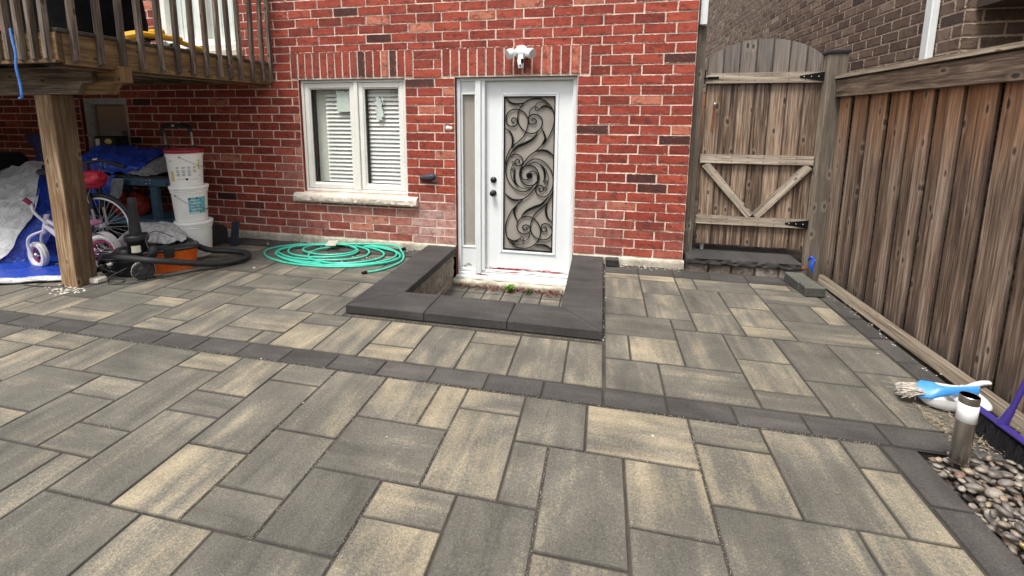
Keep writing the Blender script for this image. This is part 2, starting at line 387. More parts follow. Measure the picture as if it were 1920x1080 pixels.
def field(spec,X,Y,J0,J1,K0,K1,clip=None):
    used=set(); T=[]
    for a in spec.split():
        t=a[-1]; q=[int(v) for v in a[:-1].split(',')]
        if any((i,k) in used for i in range(q[0],q[1]) for k in range(q[2],q[3])): print('overlap',a)
        for i in range(q[0],q[1]):
            for k in range(q[2],q[3]): used.add((i,k))
        T.append((*q,t))
    sz=[(3,2),(2,3),(2,2),(2,2),(2,1),(1,2),(2,4),(3,3),(1,1)]
    for k in range(K0,K1):
        for i in range(J0,J1):
            if (i,k) in used: continue
            o=sz[:8]; rp.shuffle(o)
            for a,b in o+[(1,1)]:
                if i+a<=J1 and k+b<=K1 and all((i+p,k+q) not in used for p in range(a) for q in range(b)):
                    for p in range(a):
                        for q in range(b): used.add((i+p,k+q))
                    T.append((i,i+a,k,k+b,rp.choice('gggbbtd'))); break
    for i0,i1,k0,k1,t in T:
        x0,x1=X(i0),X(i1); ya,yb_=Y(k0),Y(k1); y0,y1=min(ya,yb_),max(ya,yb_)
        if clip:
            x0,x1,y0,y1=clip(x0,x1,y0,y1)
            if x1-x0<.02 or y1-y0<.02: continue
        paver(x0,x1,y0,y1,t)
field(FT,xl,yf,-44,8,0,20)
def clipB(x0,x1,y0,y1):
    if y1>-1.72 and x1>-1.855: x1=-1.86 if x0<-1.86 else x0
    return x0,x1,y0,y1
field(BT,xb,yb,-52,1,-12,0,clipB)
field(RT,xr,yb,0,11,-12,0)
x=.052-.3215*29
while x<2.0:                                            # soldier band across the patio
    paver(x,min(x+.3215,2.0),-2.452,-2.291,rp.uniform(.3,.6),m=1); x+=.3215
y=-.30
while y>-2.2:                                           # border along the fence
    paver(1.806,1.945,y-.3215 if y-.3215>-2.2 else -2.285,y,rp.uniform(.2,.5),m=1); y-=.3215
y=-2.458
while y>-5.5: paver(1.281,1.432,y-.345,y,rp.uniform(.25,.45),m=1); y-=.345   # border beside the pebbles
x=.06
while x<1.9: paver(x,min(x+.32,1.93),-.292,-.09,rp.uniform(.2,.6),m=1); x+=.32   # border along the house
x=-1.86
while x>-8.6: paver(x-.32,x,-.265,-.02,rp.uniform(.1,.5),m=1); x-=.32
pvo=tag(pv.build('patio_paving',[m_pav,m_pavd]),kind='structure')
js=MB()
for a,b,c_,d in sub_rects(-9.5,1.94,-6.5,.0,[(-1.80,0.0,-1.70,0),(1.43,3,-6.6,-2.455)]): js.face([(a,c_,-.006),(b,c_,-.006),(b,d,-.006),(a,d,-.006)])
# sand that has washed up and spilled along some joints
rs=random.Random(5)
for _ in range(2600):
    side=rs.random()
    if side<.8:
        k=rs.randint(0,9); x=rs.uniform(-4,1.3); y=yf(k)+rs.gauss(0,.004) if k in (2,4,6) else yf(0)+rs.gauss(0,.006)
        if rs.random()<.4: x=xl(rs.choice([-9,-7,-5,-4,-1,3]))+rs.gauss(0,.004); y=rs.uniform(-3.7,-2.5)
    else: x=rs.uniform(-1.9,.05); y=-1.752+abs(rs.gauss(0,.006))*-1
    r=rs.uniform(.0008,.0024); z=.0006+r*.4
    a=rs.random()*6; P=[(x+r*math.cos(a+q*2.1),y+r*math.sin(a+q*2.1),z-r*.5) for q in range(3)]
    for q in range(3): js.face([P[q],P[(q+1)%3],(x,y,z+r)],None,(.5,.5,0),1)
m_grit=plain('pale_grit',(.42,.38,.31),.9)
tag(js.build('joint_sand',[m_sand,m_grit]),kind='structure')

# ---------------------------------------------------------------- the red brick house
house=thing('brick_house','red brick house wall with white door, white window and pale mortar behind the patio','house',(-3,0,0))
OPEN=[(-3.39,-2.095,.61,1.885),(-1.535,-.268,-.45,1.885),(-5.23,-4.125,2.18,3.6),(-6.62,-5.86,.75,1.72)]
LINT=[(-3.475,-1.995,1.905,2.187),(-1.675,-.150,1.905,2.187)]
def zc(n): return .08+.0948*n if n<=19 else (1.8812+.097*(n-19) if n<=22 else 2.1722+(.083 if n>22 else 0)+.0955*(n-23))
wl=MB(); rb=random.Random(3)
XR=.813
for n in range(0,38):
    z0,z1=zc(n),zc(n+1)
    if n==0: z0+=.004
    # free intervals
    iv=[(-9.6,XR)]
    for a,b,c_,d in OPEN+LINT:
        if min(z1,d)-max(z0,c_)>.035:
            iv=[s for (p,q) in iv for s in ((p,min(q,a)),(max(p,b),q)) if s[1]-s[0]>.02]
    ph=0 if n%2==0 else .191
    for (p,q) in iv:
        js_=[XR-ph-.286*k for k in range(-1,40)]
        if ph: js_.append(XR)
        cuts=sorted([t+rb.uniform(-.008,.008) for t in js_ if p+.05<t<q-.05])
        ed=[p]+cuts+[q]
        for a,b in zip(ed,ed[1:]):
            if b-a<.03: continue
            r=rb.random(); tone=rb.gauss(.5,.14)
            if r<.03: tone=0.0
            elif r<.075: tone=.95
            xm,zm=(a+b)/2,(z0+z1)/2
            ef=max(0,1-math.hypot((xm+1.78)/.50,(zm-.27)/.42))*.9+max(0,1-math.hypot((xm+.10)/.40,(zm-.35)/.45))*.28+max(0,1-math.hypot((xm+3.5)/.35,(zm-.75)/.5))*.25+max(0,1-abs(xm+2.75)/.9)*max(0,1-abs(zm-.38)/.2)*.35
            if zm<.45: ef=max(ef,(.45-zm)*rb.random()*.9)
            j=rb.uniform(.0045,.007)
            wl.box((a+j,-.002+rb.uniform(-.0025,.0015),z0+rb.uniform(.004,.0065)),(b-j,.012,z1-rb.uniform(.004,.0065)),.0025,(min(1,max(0,tone)),rb.random(),min(1,ef*1.3)),0,jit=.0036,rnd=rb,ax=0)
for (a,b,c_,d),n in zip(LINT,(16,16)):                  # soldier courses
    p=(b-a)/n
    for k in range(n):
        t=0.0 if rb.random()<.07 else min(1,max(0,rb.gauss(.45,.1)))
        if rb.random()<.06: t=.9
        wl.box((a+p*k+.0075,-.006+rb.uniform(-.003,.002),c_),(a+p*(k+1)-.0075,.05,d-.010),.003,(t,rb.random(),.06*rb.random()),0,jit=.0025,rnd=rb,ax=2)
# mortar sheet, cut round the openings, and the reveals
for a,b,c_,d in sub_rects(-9.6,XR-.003,.075,3.9,OPEN):
    # holes are in x,z
    wl.face([(a,.0035,c_),(b,.0035,c_),(b,.0035,d),(a,.0035,d)],None,(.5,.5,0),1)
for (a,b,c_,d) in OPEN:
    c2=max(c_,.075) if c_>0 else c_
    wl.face([(a,.0035,c2),(a,.2,c2),(a,.2,d),(a,.0035,d)],None,(.4,.5,0),0)
    wl.face([(b,.2,c2),(b,.0035,c2),(b,.0035,d),(b,.2,d)],None,(.4,.5,0),0)
    wl.face([(a,.0035,d),(a,.2,d),(b,.2,d),(b,.0035,d)],None,(.1,.5,0),0)
    if c_>0: wl.face([(a,.2,c2),(a,.0035,c2),(b,.0035,c2),(b,.2,c2)],None,(.1,.5,0),1)
for n in range(0,38):                                   # side wall towards the gate
    z0,z1=zc(n),zc(n+1); y=.0
    ph=.095 if n%2==0 else .286
    y=.004
    while y<4:
        y2=y+ph; ph=.286
        wl.box((XR-.02,y+.005,z0+.005),(XR,y2-.005,z1-.005),.003,(min(1,max(0,rb.gauss(.5,.17))),rb.random(),0),0,jit=.002,rnd=rb,ax=1); y=y2
wl.face([(XR-.006,.0035,.075),(XR-.006,6,.075),(XR-.006,6,3.9),(XR-.006,.0035,3.9)],None,(.5,.5,0),1)
put(wl.build('wall',[m_brick,m_mortar]),house)
fd=MB(); rf=random.Random(8)
def rough_strip(x0,x1,z0,z1,yf_,n,m=0):
    P=[]
    for i in range(n+1):
        x=x0+(x1-x0)*i/n; row=[]
        for k,(t,o) in enumerate(((0,0),(.35,.004),(.7,0),(.93,.004),(1,.012),(1,.06))):
            a=noise.noise((x*9,t*3,1.3))*.008
            row.append((x,yf_+o+a if k<5 else .03,z0+(z1-z0)*t+(noise.noise((x*14,5,t))*.006 if t>.9 else 0)))
        P.append(row)
    fd.grid(P,(.5,.5,0),m,True)
rough_strip(-9.6,-1.54,-.05,.078,-.014,500); rough_strip(-.262,XR+.012,-.05,.078,-.014,80)
fd.face([(XR+.012,-.012,-.05),(XR+.012,5,-.05),(XR+.012,5,.078),(XR+.012,-.012,.078)])
put(fd.build('foundation',m_conc),house)
# closed, dim rooms behind the openings so that the glass has something behind it
rm=MB()
def room(x0,x1,y0,y1,z0,z1,m=0):
    v=[(x0,z0),(x1,z0),(x1,z1),(x0,z1)]
    for (a,b),(c_,d) in zip(v,v[1:]+v[:1]): rm.face([(a,y0,b),(c_,y0,d),(c_,y1,d),(a,y1,b)],None,(.5,.5,0),m)
    rm.face([(x0,y1,z0),(x1,y1,z0),(x1,y1,z1),(x0,y1,z1)],None,(.5,.5,0),m)
room(-3.45,-2.05,.19,.9,.4,2.1); room(-1.6,-.2,.19,1.4,-.4,2.0); room(-5.3,-4.05,.19,.9,2.0,3.7); room(-6.7,-5.8,.19,.9,.6,1.8)
m_room=plain('interior_plaster',(.62,.58,.48),.8,dirt=.05)
put(rm.build('interior_walls',m_room),house)

m_glass=NT('window_glass')
_t=m_glass.t; _o=_t.nodes['Material Output']; _tr=m_glass.n('BsdfTransparent',{'Color':(.96,.98,.97)}); _gl=m_glass.n('BsdfGlossy',{'Color':(1,1,1),'Roughness':.01})
_fr=m_glass.n('LayerWeight',{'Blend':.5}); _mx=m_glass.n('MixShader'); _f2=m_glass.math('ADD', .06, m_glass.math('MULTIPLY',m_glass.math('POWER',_fr.outputs['Facing'],4.),.8))
_t.links.new(_f2,_mx.inputs[0]); _t.links.new(_tr.outputs[0],_mx.inputs[1]); _t.links.new(_gl.outputs[0],_mx.inputs[2]); _t.links.new(_mx.outputs[0],_o.inputs[0])
m_glass=m_glass.mat
def frame_mb(mb,x0,x1,z0,z1,y0,y1,t,ch=.003,m=0,tb=None,tt=None):
    tb=t if tb is None else tb; tt=t if tt is None else tt
    mb.box((x0,y0,z0),(x0+t,y1,z1),ch,m=m); mb.box((x1-t,y0,z0),(x1,y1,z1),ch,m=m)
    mb.box((x0+t,y0+.0005,z0),(x1-t,y1,z0+tb),ch,m=m); mb.box((x0+t,y0+.0005,z1-tt),(x1-t,y1,z1),ch,m=m)
# ---- twin casement window
wn=MB(); frame_mb(wn,-3.385,-2.10,.615,1.882,.035,.15,.030)
wn.box((-2.722,.028,.645),(-2.676,.15,1.852),.004)
wo=put(wn.build('window',m_vinyl),house); wo['label']='white vinyl twin casement window with half closed blinds'
for x0,x1 in ((-3.355,-2.722),(-2.676,-2.13)):
    sb=MB(); frame_mb(sb,x0+.004,x1-.004,.650,1.848,.045,.13,.055,.006)
    frame_mb(sb,x0+.056,x1-.056,.704,1.794,.058,.12,.014,.003)
    frame_mb(sb,x0+.0695,x1-.0695,.718,1.780,.075,.11,.006,.001,m=1)
    put(sb.build('sash',[m_vinyl,m_rub]),house).parent=wo
    p=MB(); p.face([(x0+.07,.094,.72),(x1-.07,.094,.72),(x1-.07,.094,1.78),(x0+.07,.094,1.78)]); o=p.build('pane',m_glass); o.parent=wo
m_slat=plain('white_blind_slat',(.88,.87,.82),.45,dirt=.05)
for x0,x1,dx in ((-3.14,-2.72,0.),(-2.60,-2.10,.0)):
    bl=MB(); z=.70; k=0
    while z<1.83:
        zz=z; n=7; P=[]
        for i in range(2):
            x=x0 if i==0 else x1
            P.append([(x,.140+.052*(j/(n-1)-.5)*math.cos(.95),zz+.052*(j/(n-1)-.5)*math.sin(.95)+.003*math.sin(math.pi*j/(n-1))) for j in range(n)])
        bl.grid(P,(.5,.5,0),0,True)
        bl.grid([[(a,b,c_-.003) for a,b,c_ in q] for q in reversed(P)],(.5,.5,0),0,True)
        z+=.0465
    bl.box((x0,.14,1.80),(x1,.19,1.84),.003)
    for xx in (x0+.07,x1-.07): bl.tube([(xx,.15,.70),(xx,.15,1.82)],.0012,5)
    if k==0: bl.tube([(x1-.12,.145,1.2),(x1-.12,.145,1.82)],.003,6)
    o=bl.build('blind',m_slat); o.parent=wo
cu=MB(); cu.box((-3.30,.19,.64),(-3.135,.22,1.86),.002); cu.box((-3.39,.10,.64),(-3.375,.24,1.86),.001)
o=cu.build('curtain',plain('pale_curtain',(.80,.80,.72),.8,dirt=.05)); o.parent=wo
m_paper=plain('torn_white_paper',(.72,.78,.72),.8,dirt=.06)
def torn(x0,x1,z0,z1,seed,taper=0):
    r=random.Random(seed); p=MB(); pts=[]
    for k in range(14): t=k/13; pts.append((x0+(x1-x0)*t, z1+r.uniform(-.022,.0)-taper*abs(t-.3)*.12))
    for k in range(1,14): t=k/13; pts.append((x1+r.uniform(-.012,.004)*(1+taper), z1-(z1-z0)*t))
    for k in range(1,14): t=k/13; pts.append((x1-(x1-x0)*t, z0+r.uniform(-.004,.01)))
    for k in range(1,13): t=k/13; pts.append((x0+r.uniform(-.004,.014)*(1+taper), z0+(z1-z0)*t))
    p.face([(a,.0985,b) for a,b in reversed(pts)]); p.face([(a,.0975,b) for a,b in pts])
    o=p.build('torn_paper',m_paper); o.parent=wo
torn(-2.985,-2.79,1.53,1.775,1); torn(-2.50,-2.405,1.44,1.72,4,1.2)
# frame shaped grey dirty band under the lintels
lt=MB(); lt.box((-3.42,.004,1.884),(-2.03,.10,1.904),.002); lt.box((-1.62,.004,1.884),(-.2,.10,1.904),.002)
put(lt.build('lintel_flashing',plain('dull_grey_metal',(.20,.19,.18),.6,.3)),house)
# stone sill in two pieces
si=MB()
for x0,x1 in ((-3.505,-2.75),(-2.745,-1.968)):
    P=[]
    n=60
    for i in range(n+1):
        x=x0+(x1-x0)*i/n; row=[(x,.03,.609)]
        row.append((x,-.045,.590))
        for k,t in enumerate((.08,.3,.55,.8,.95)):
            row.append((x,-.064+noise.noise((x*22,t*6,3.1))*.012+noise.noise((x*60,t*14,1.1))*.006+(.01 if t in(.08,.95) else 0),.588-.088*t))
        row.append((x,-.05,.497)); row.append((x,.01,.497)); P.append(row)
    si.grid(P,(.5,.5,0),0,True); si.face([P[0][k] for k in range(len(P[0]))]); si.face(list(reversed(P[-1])))
so_=put(si.build('window_sill',mortar_mat('pale_limestone',(.50,.43,.35),(.72,.65,.56),10),sharp=.6),house)

# ---- entrance: door, sidelight, frame
en=MB()
en.box((-1.53,.045,-.25),(-1.492,.17,1.882),.004); en.box((-.300,.045,-.25),(-.270,.17,1.882),.004)
en.box((-1.492,.047,1.852),(-.300,.17,1.882),.004)
en.box((-1.322,.030,-.245),(-1.262,.17,1.852),.004); en.box((-1.262,.048,-.2),(-1.222,.17,1.852),.004)
en.box((-.312,.060,-.19),(-.300,.17,1.852),.002)
for k,(yy,zz) in enumerate(((-.005,-.262),(.03,-.232),(.062,-.196))):
    en.box((-1.54+.02*k,yy,zz-.03),(-.262-.02*k,.2,zz),.004)
do=put(en.build('front_door',m_white),house); do['label']='white entrance door with swirling black iron grille and sidelight'
sd_=MB(); DX0,DX1,DZ0,DZ1=-1.218,-.303,-.185,1.848
gx0,gx1,gz0,gz1=-1.026,-.489,.045,1.690
for a,b,c_,d in sub_rects(DX0,DX1,DZ0,DZ1,[(gx0-.012,gx1+.012,gz0-.012,gz1+.012)]):
    sd_.box((a,.10,c_),(b,.145,d),.0)
frame_mb(sd_,gx0-.035,gx1+.035,gz0-.035,gz1+.035,.088,.101,.022,.005)
frame_mb(sd_,gx0-.014,gx1+.014,gz0-.014,gz1+.014,.092,.12,.014,.003)
o=sd_.build('door_slab',plain('satin_white_door',(.80,.83,.83),.3,dirt=.03,scale=3)); o.parent=do
frost=NT('frosted_glass'); _n=frost.noise(frost.pos(1,1,.4),5,3); _c=frost.ramp(_n,[(.3,(.30,.275,.24)),(.7,(.38,.35,.305))])
m_frost=frost.out(_c,.22,0.,**{'Specular IOR Level':.6})
p=MB(); p.box((gx0,.108,gz0),(gx1,.114,gz1),.0); o=p.build('glass',m_frost); o.parent=do
# sidelight
s2=MB(); sx0,sx1=-1.492,-1.322
for a,b,c_,d in sub_rects(sx0,sx1,-.232,1.852,[(-1.474,-1.335,.06,1.712)]): s2.box((a,.075,c_),(b,.13,d),.0)
frame_mb(s2,-1.487,-1.322,.045,1.727,.066,.078,.016,.004)
o=s2.build('sidelight',m_white); o.parent=do
p=MB(); p.box((-1.475,.10,.06),(-1.334,.104,1.712),.0); o=p.build('sidelight_glass',m_frost); o.parent=do
# hardware
for z,nm in ((.808,'deadbolt'),(.665,'door_knob')):
    k=MB(); Mr=Matrix.Translation((-1.137,.10,z))@Matrix.Rotation(rad(90),4,'X')
    if nm=='deadbolt': k.lathe([(.034,0),(.034,.008),(.030,.014),(.018,.016),(.016,.030),(.001,.032)],28,M=Mr)
    else: k.lathe([(.034,0),(.034,.007),(.028,.011),(.012,.013),(.012,.032),(.024,.038),(.030,.050),(.029,.062),(.018,.070),(.001,.072)],28,M=Mr)
    o=k.build(nm,plain('oil_bronze',(.03,.028,.025),.3,.6)); o.parent=do
# grille, drawn in door coordinates: A = upper scrolls, C = middle; turned half round for the lower half
def pxw(x,y,yp=.098):
    d=fw+r2*((x-932.8)/863.5)-u2*((y-354.9)/863.5); t=(D+yp)/d.y; return (d.x*t, H+d.z*t)
A_=lambda P:[pxw(938+x/6.75,172+y/6.75) for x,y in P]
C_=lambda P:[pxw(938+x/9,280+y/9) for x,y in P]
main=[A_([(185,395),(155,388),(143,360),(158,333),(190,332),(213,360),(210,410),(178,438),(140,438),(98,415),(75,365),(80,300),(120,245),(180,222),(240,228),(300,258),(340,315),(352,380),(340,460),(300,555),(240,620),(180,672),(130,722),(95,790),(75,860),(68,920)]),
 A_([(398,375),(402,350),(428,340),(455,360),(452,392),(418,410),(378,402),(355,362),(368,312),(418,285),(480,297),(524,340),(530,410),(503,470),(445,518),(372,525),(310,500),(260,450),(230,385),(222,310),(242,230),(288,158),(350,110),(430,88),(520,92),(600,140),(658,215),(685,310),(678,410),(643,515),(592,605),(520,682),(450,750),(370,810),(310,880),(268,945),(250,1010)]),
 C_([(345,330),(325,400),(335,480),(380,560),(440,602),(510,612),(570,592),(620,540),(648,470),(640,390),(600,320),(540,280),(470,268),(405,285),(350,330)]),
 C_([(150,150),(112,220),(95,320),(100,420),(130,520),(190,610),(270,680),(360,713),(440,705),(520,650),(560,600)]),
 C_([(140,145),(220,85),(290,85),(350,120),(382,180),(372,240),(330,273),(280,270),(248,222),(262,182),(300,170),(328,200),(308,228)]),
 C_([(500,380),(550,363),(600,388),(630,440),(622,505)])]
thin=[A_([(365,305),(375,240),(405,203),(440,190),(478,203),(487,232),(462,242),(443,215),(452,165),(490,133),(550,132),(605,160)]),
 C_([(235,215),(200,200),(205,235),(240,235),(195,290),(175,370),(185,460),(225,545),(280,600)]),
 C_([(215,318),(190,335),(205,355),(240,345),(240,320),(215,312)]),
 C_([(265,320),(245,380),(245,460),(268,560),(320,625),(400,658),(500,640)])]
leaf=[(A_([(68,75),(110,122),(170,150),(240,152),(305,138)]),.008),(A_([(475,500),(445,560),(385,612),(300,655),(220,690),(165,745),(115,810)]),.011),
 (A_([(520,455),(552,520),(570,590),(545,640),(525,670)]),.009),(A_([(68,465),(120,500),(150,560),(158,620),(148,680),(132,715)]),.009),
 (A_([(430,765),(500,742),(580,745),(640,780),(685,825)]),.009),(A_([(490,225),(530,192),(590,180),(655,218)]),.008),
 (C_([(250,340),(232,430),(235,500),(262,580),(320,630)]),.008)]
cx_,cz_=C_([(490,440)])[0]
gr=MB()
def turn(P): return [(2*cx_-a,2*cz_-b) for a,b in P]
for f in (lambda P:P, turn):
    for P in main: gr.tube(catmull([(a,.094,b) for a,b in f(P)],6),.0056,6)
    for P in thin: gr.tube(catmull([(a,.094,b) for a,b in f(P)],6),.0036,5)
    for P,wd in leaf:
        q=catmull([(a,.094,b) for a,b in f(P)],8); n=len(q)
        gr.tube(q,[.003+wd*math.sin(math.pi*i/(n-1))*(.75 if i%3 else 1.25) for i in range(n)],6)
        for row in (0,): pass
gr.lathe([(.001,0),(.030,0),(.033,.006),(.028,.012),(.018,.018),(.001,.020)],24,M=Matrix.Translation((cx_,.105,cz_))@Matrix.Rotation(rad(90),4,'X'))
for k in range(3):
    gr.tube([(cx_+(.004+.024*t/20)*math.cos(k*2.1+t*.3),.084,cz_+(.004+.024*t/20)*math.sin(k*2.1+t*.3)) for t in range(20)],.003,5)
frame_mb(gr,gx0-.001,gx1+.001,gz0-.001,gz1+.001,.086,.107,.010,.001)
o=gr.build('iron_grille',m_black); o.parent=do
# red paint smears and worn caulk on the threshold
rd=MB(); rr=random.Random(2)
def smear(x0,x1,z,y,amp,n):
    for k in range(n):
        x=rr.uniform(x0,x1); l=rr.uniform(.01,.10); h=rr.uniform(.0015,.006); zz=z+rr.gauss(0,amp); yy=y
        pts=[(x+l*q/5+rr.uniform(-.002,.002), zz+h*(1 if 0<q<5 else .2)*rr.uniform(.4,1)) for q in range(6)]+[(x+l*q/5, zz-h*rr.uniform(.2,1)) for q in range(5,-1,-1)]
        rd.face([(a,yy,b) for a,b in reversed(pts)])
m_smear=plain('dried_red_paint',(.62,.03,.05),.6)
for q in ((-1.21,-.85,-.180,.0985,.006,34),(-.80,-.36,-.176,.0985,.004,20),(-1.36,-1.25,-.240,.0275,.003,14),(-1.2,-.6,-.203,.0605,.004,16)):
    rd=MB(); smear(*q); o=rd.build('red_paint_smear',m_smear); o.parent=do
dm=MB()
for k in range(14):
    x=-1.43+rr.gauss(0,.025); z=-.165+rr.gauss(0,.012); s_=rr.uniform(.004,.012)
    dm.face([(x+s_*math.cos(q)*rr.uniform(.7,1.4),.0735,z+s_*.6*math.sin(q)) for q in [0,-1,-2,-3,-4,-5]])
o=dm.build('chipped_patch',plain('bare_grey_chip',(.25,.22,.20),.8)); o.parent=do
# rough concrete footing under the door
ft=MB(); P=[]
for i in range(91):
    x=-1.56+1.32*i/90; row=[]
    for t,yy in ((0,.05),(.02,-.03),(.3,-.045),(.6,-.03),(.85,-.05),(1,-.03),(1.02,.1)):
        row.append((x,yy+noise.noise((x*12,t*5,.4))*.018,-.46+.165*t+noise.noise((x*9,t*4,2))*.012*(t>.5)))
    P.append(row)
ft.grid(P); put(ft.build('door_footing',m_conc),house)

# ---- window over the deck, basement window
uw=MB(); frame_mb(uw,-5.22,-4.135,2.30,3.6,.02,.16,.07,.005); uw.box((-4.70,.02,2.37),(-4.65,.15,3.6),.004); uw.box((-5.24,-.03,2.235),(-4.12,.17,2.30),.006)
uo=put(uw.build('window',m_vinyl),house); uo['label']='white window frame above the wooden deck'
p=MB(); p.face([(-5.15,.09,2.37),(-4.2,.09,2.37),(-4.2,.09,3.55),(-5.15,.09,3.55)]); o=p.build('pane',m_glass); o.parent=uo
p=MB()
for k in range(24):
    x=-5.15+.04*k; p.box((x,.13+.012*(k%2),2.36),(x+.041,.16+.012*(k%2),3.6),.004)
o=p.build('curtain',plain('white_sheer',(.78,.80,.76),.7,dirt=.04)); o.parent=uo
us=MB(); us.box((-5.28,-.05,2.165),(-4.08,.1,2.232),.008,jit=.003); put(us.build('window_sill',bpy.data.materials['pale_limestone']),house)
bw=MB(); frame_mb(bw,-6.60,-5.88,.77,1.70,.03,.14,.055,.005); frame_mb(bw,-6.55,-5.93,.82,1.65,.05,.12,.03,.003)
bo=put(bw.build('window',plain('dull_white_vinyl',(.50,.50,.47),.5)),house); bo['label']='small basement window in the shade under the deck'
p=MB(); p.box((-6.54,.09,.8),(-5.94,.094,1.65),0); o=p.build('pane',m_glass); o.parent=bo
pt=MB(); pt.lathe([(.026,0),(.022,.006),(.001,.009)],10,M=Matrix.Translation((-1.617,0,1.361))@Matrix.Rotation(rad(90),4,'X')); pt.lathe([(.022,0),(.018,.006),(.001,.009)],9,M=Matrix.Translation((-1.583,0,1.358))@Matrix.Rotation(rad(90),4,'X'))
put(pt.build('mortar_patch',plain('white_filler',(.78,.74,.70),.9)),house)
ds=MB(); ds.box((.835,.06,2.33),(.90,.13,3.9),.006); ds.bar((.87,.10,2.62),(1.0,.16,2.85),.05,.06)
put(ds.build('downspout',m_white),house)
# dryer-style wall cap
# ---------------------------------------------------------------- fittings on the wall
vc=thing('wall_fixture','small dark grey pointed fixture on the brick between window and door','wall fixture',(-1.86,0,.82))
b=MB(); P=[]
for i in range(13):
    t=i/12; x=-1.955+.20*t; r=.042*math.sin(min(1,t*1.25)*math.pi/2)**.8*(1 if t<.85 else math.sqrt(max(0,1-((t-.85)/.15)**2)))
    P.append([(x,-.005-r*1.3*max(0,math.sin(a)),.822+.012*t+r*math.cos(a)) for a in [math.pi*k/12*2 for k in range(24)]])
b.grid(P,closev=True); put(b.build('cap_body',plain('weathered_purple_grey',(.13,.12,.16),.55,dirt=.3,scale=25)),vc)
b=MB(); b.box((-1.80,-.012,.775),(-1.755,.0,.87),.003); put(b.build('back_plate',plain('dull_grey_plate',(.22,.2,.23),.6)),vc)
sl_=thing('security_light','white wall light with camera and two round heads above the door','security light',(-.825,0,2.07))
b=MB(); Mr=Matrix.Translation((-.825,0,2.115))@Matrix.Rotation(rad(90),4,'X')
b.lathe([(.070,0),(.070,.03),(.060,.055),(.030,.070),(.001,.074)],32,M=Mr); put(b.build('mount',m_white),sl_)
for sx in (-1,1):
    b=MB(); A=Vector((-.825+sx*.045,-.06,2.115)); B=Vector((-.825+sx*.125,-.115,2.085)); dn=(B-A).normalized()
    b.tube([A,A+dn*.02,A+dn*.035,A+dn*.055,A+dn*.078,A+dn*.10],[.018,.028,.040,.048,.050,.048],24); h=put(b.build('lamp_head',m_white),sl_)
    b=MB(); b.tube([A+dn*.0995,A+dn*.102],[.042,.040],24); o=b.build('lens',plain('frosted_lens',(.55,.56,.56),.3)); put(o,sl_); o.parent=h; 
b=MB(); b.tube([(-.825,-.06,2.07),(-.822,-.09,2.03),(-.818,-.10,1.985)],[.026,.034,.030],20); b.tube([(-.818,-.10,1.99),(-.816,-.10,1.955)],[.030,.026],20)
c_=put(b.build('camera_body',m_white),sl_)
b=MB(); b.box((-.812,-.142,2.000),(-.785,-.118,2.040),.004); b.tube([(-.819,-.125,1.975),(-.819,-.135,1.975)],.009,12)
put(b.build('camera_window',plain('black_gloss',(.01,.01,.012),.1)),sl_)

# ---------------------------------------------------------------- sunken entry
well=thing('sunken_entry_wall','low charcoal stone wall with wide coping round the sunken front step','retaining wall',(-.9,-1.55,0))
cope=MB
def slab(pts,z0,z1,name='coping_slab',ch=.008):
    """polygon slab with a softened top edge"""
    m=MB(); n=len(pts); c=(rp.uniform(.35,.65),rp.random(),0)
    cxm=sum(p[0] for p in pts)/n; cym=sum(p[1] for p in pts)/n
    def ins(p,d): v=Vector((p[0]-cxm,p[1]-cym)); l=v.length; v*=(l-d*1.2)/l; return (cxm+v.x,cym+v.y)
    I=[ins(p,ch) for p in pts]; ou=rp.uniform(0,30)
    f=lambda P:[(p[0]+ou,p[1]+p[2]) for p in P]
    T=[(p[0],p[1],z1) for p in I]; m.face(T,f(T),c)
    for a in range(n):
        b2=(a+1)%n; p,q=pts[a],pts[b2]
        F=[(p[0],p[1],z1-ch*.7),(q[0],q[1],z1-ch*.7),(I[b2][0],I[b2][1],z1),(I[a][0],I[a][1],z1)]; m.face(F,f(F),c)
        F=[(p[0],p[1],z0),(q[0],q[1],z0),(q[0],q[1],z1-ch*.7),(p[0],p[1],z1-ch*.7)]; m.face(F,f(F),c)
    B=[(p[0],p[1],z0) for p in reversed(pts)]; m.face(B,f(B),c)
    put(m.build(name,m_cope),well)
ZT=.068; g_=.003
X0,X1,XI0,XI1,Y0,YI=-1.855,.045,-1.525,-.262,-1.725,-1.375
slab([(X0,Y0),(-1.225-g_,Y0),(-1.225-g_,YI),(XI0,YI),(X0+.004,Y0+.006)],.004,ZT)
slab([(-1.225+g_,Y0),(-.607-g_,Y0),(-.607-g_,YI),(-1.225+g_,YI)],.004,ZT)
slab([(-.607+g_,Y0),(X1,Y0),(X1-.004,Y0+.006),(XI1-.003,YI-.002),(-.607+g_,YI)],.004,ZT)
slab([(X0,Y0+.012),(XI0-.004,YI+.004),(XI0,-.86),(X0,-.86)],.004,ZT)
slab([(X0,-.854),(XI0,-.854),(XI0,-.016),(X0,-.016)],.004,ZT)
slab([(X1,Y0+.012),(X1,-.80),(XI1,-.80),(XI1,YI+.004)],.004,ZT)
slab([(X1,-.794),(X1,-.016),(XI1,-.016),(XI1,-.794)],.004,ZT)
bk=MB(); rk=random.Random(21)
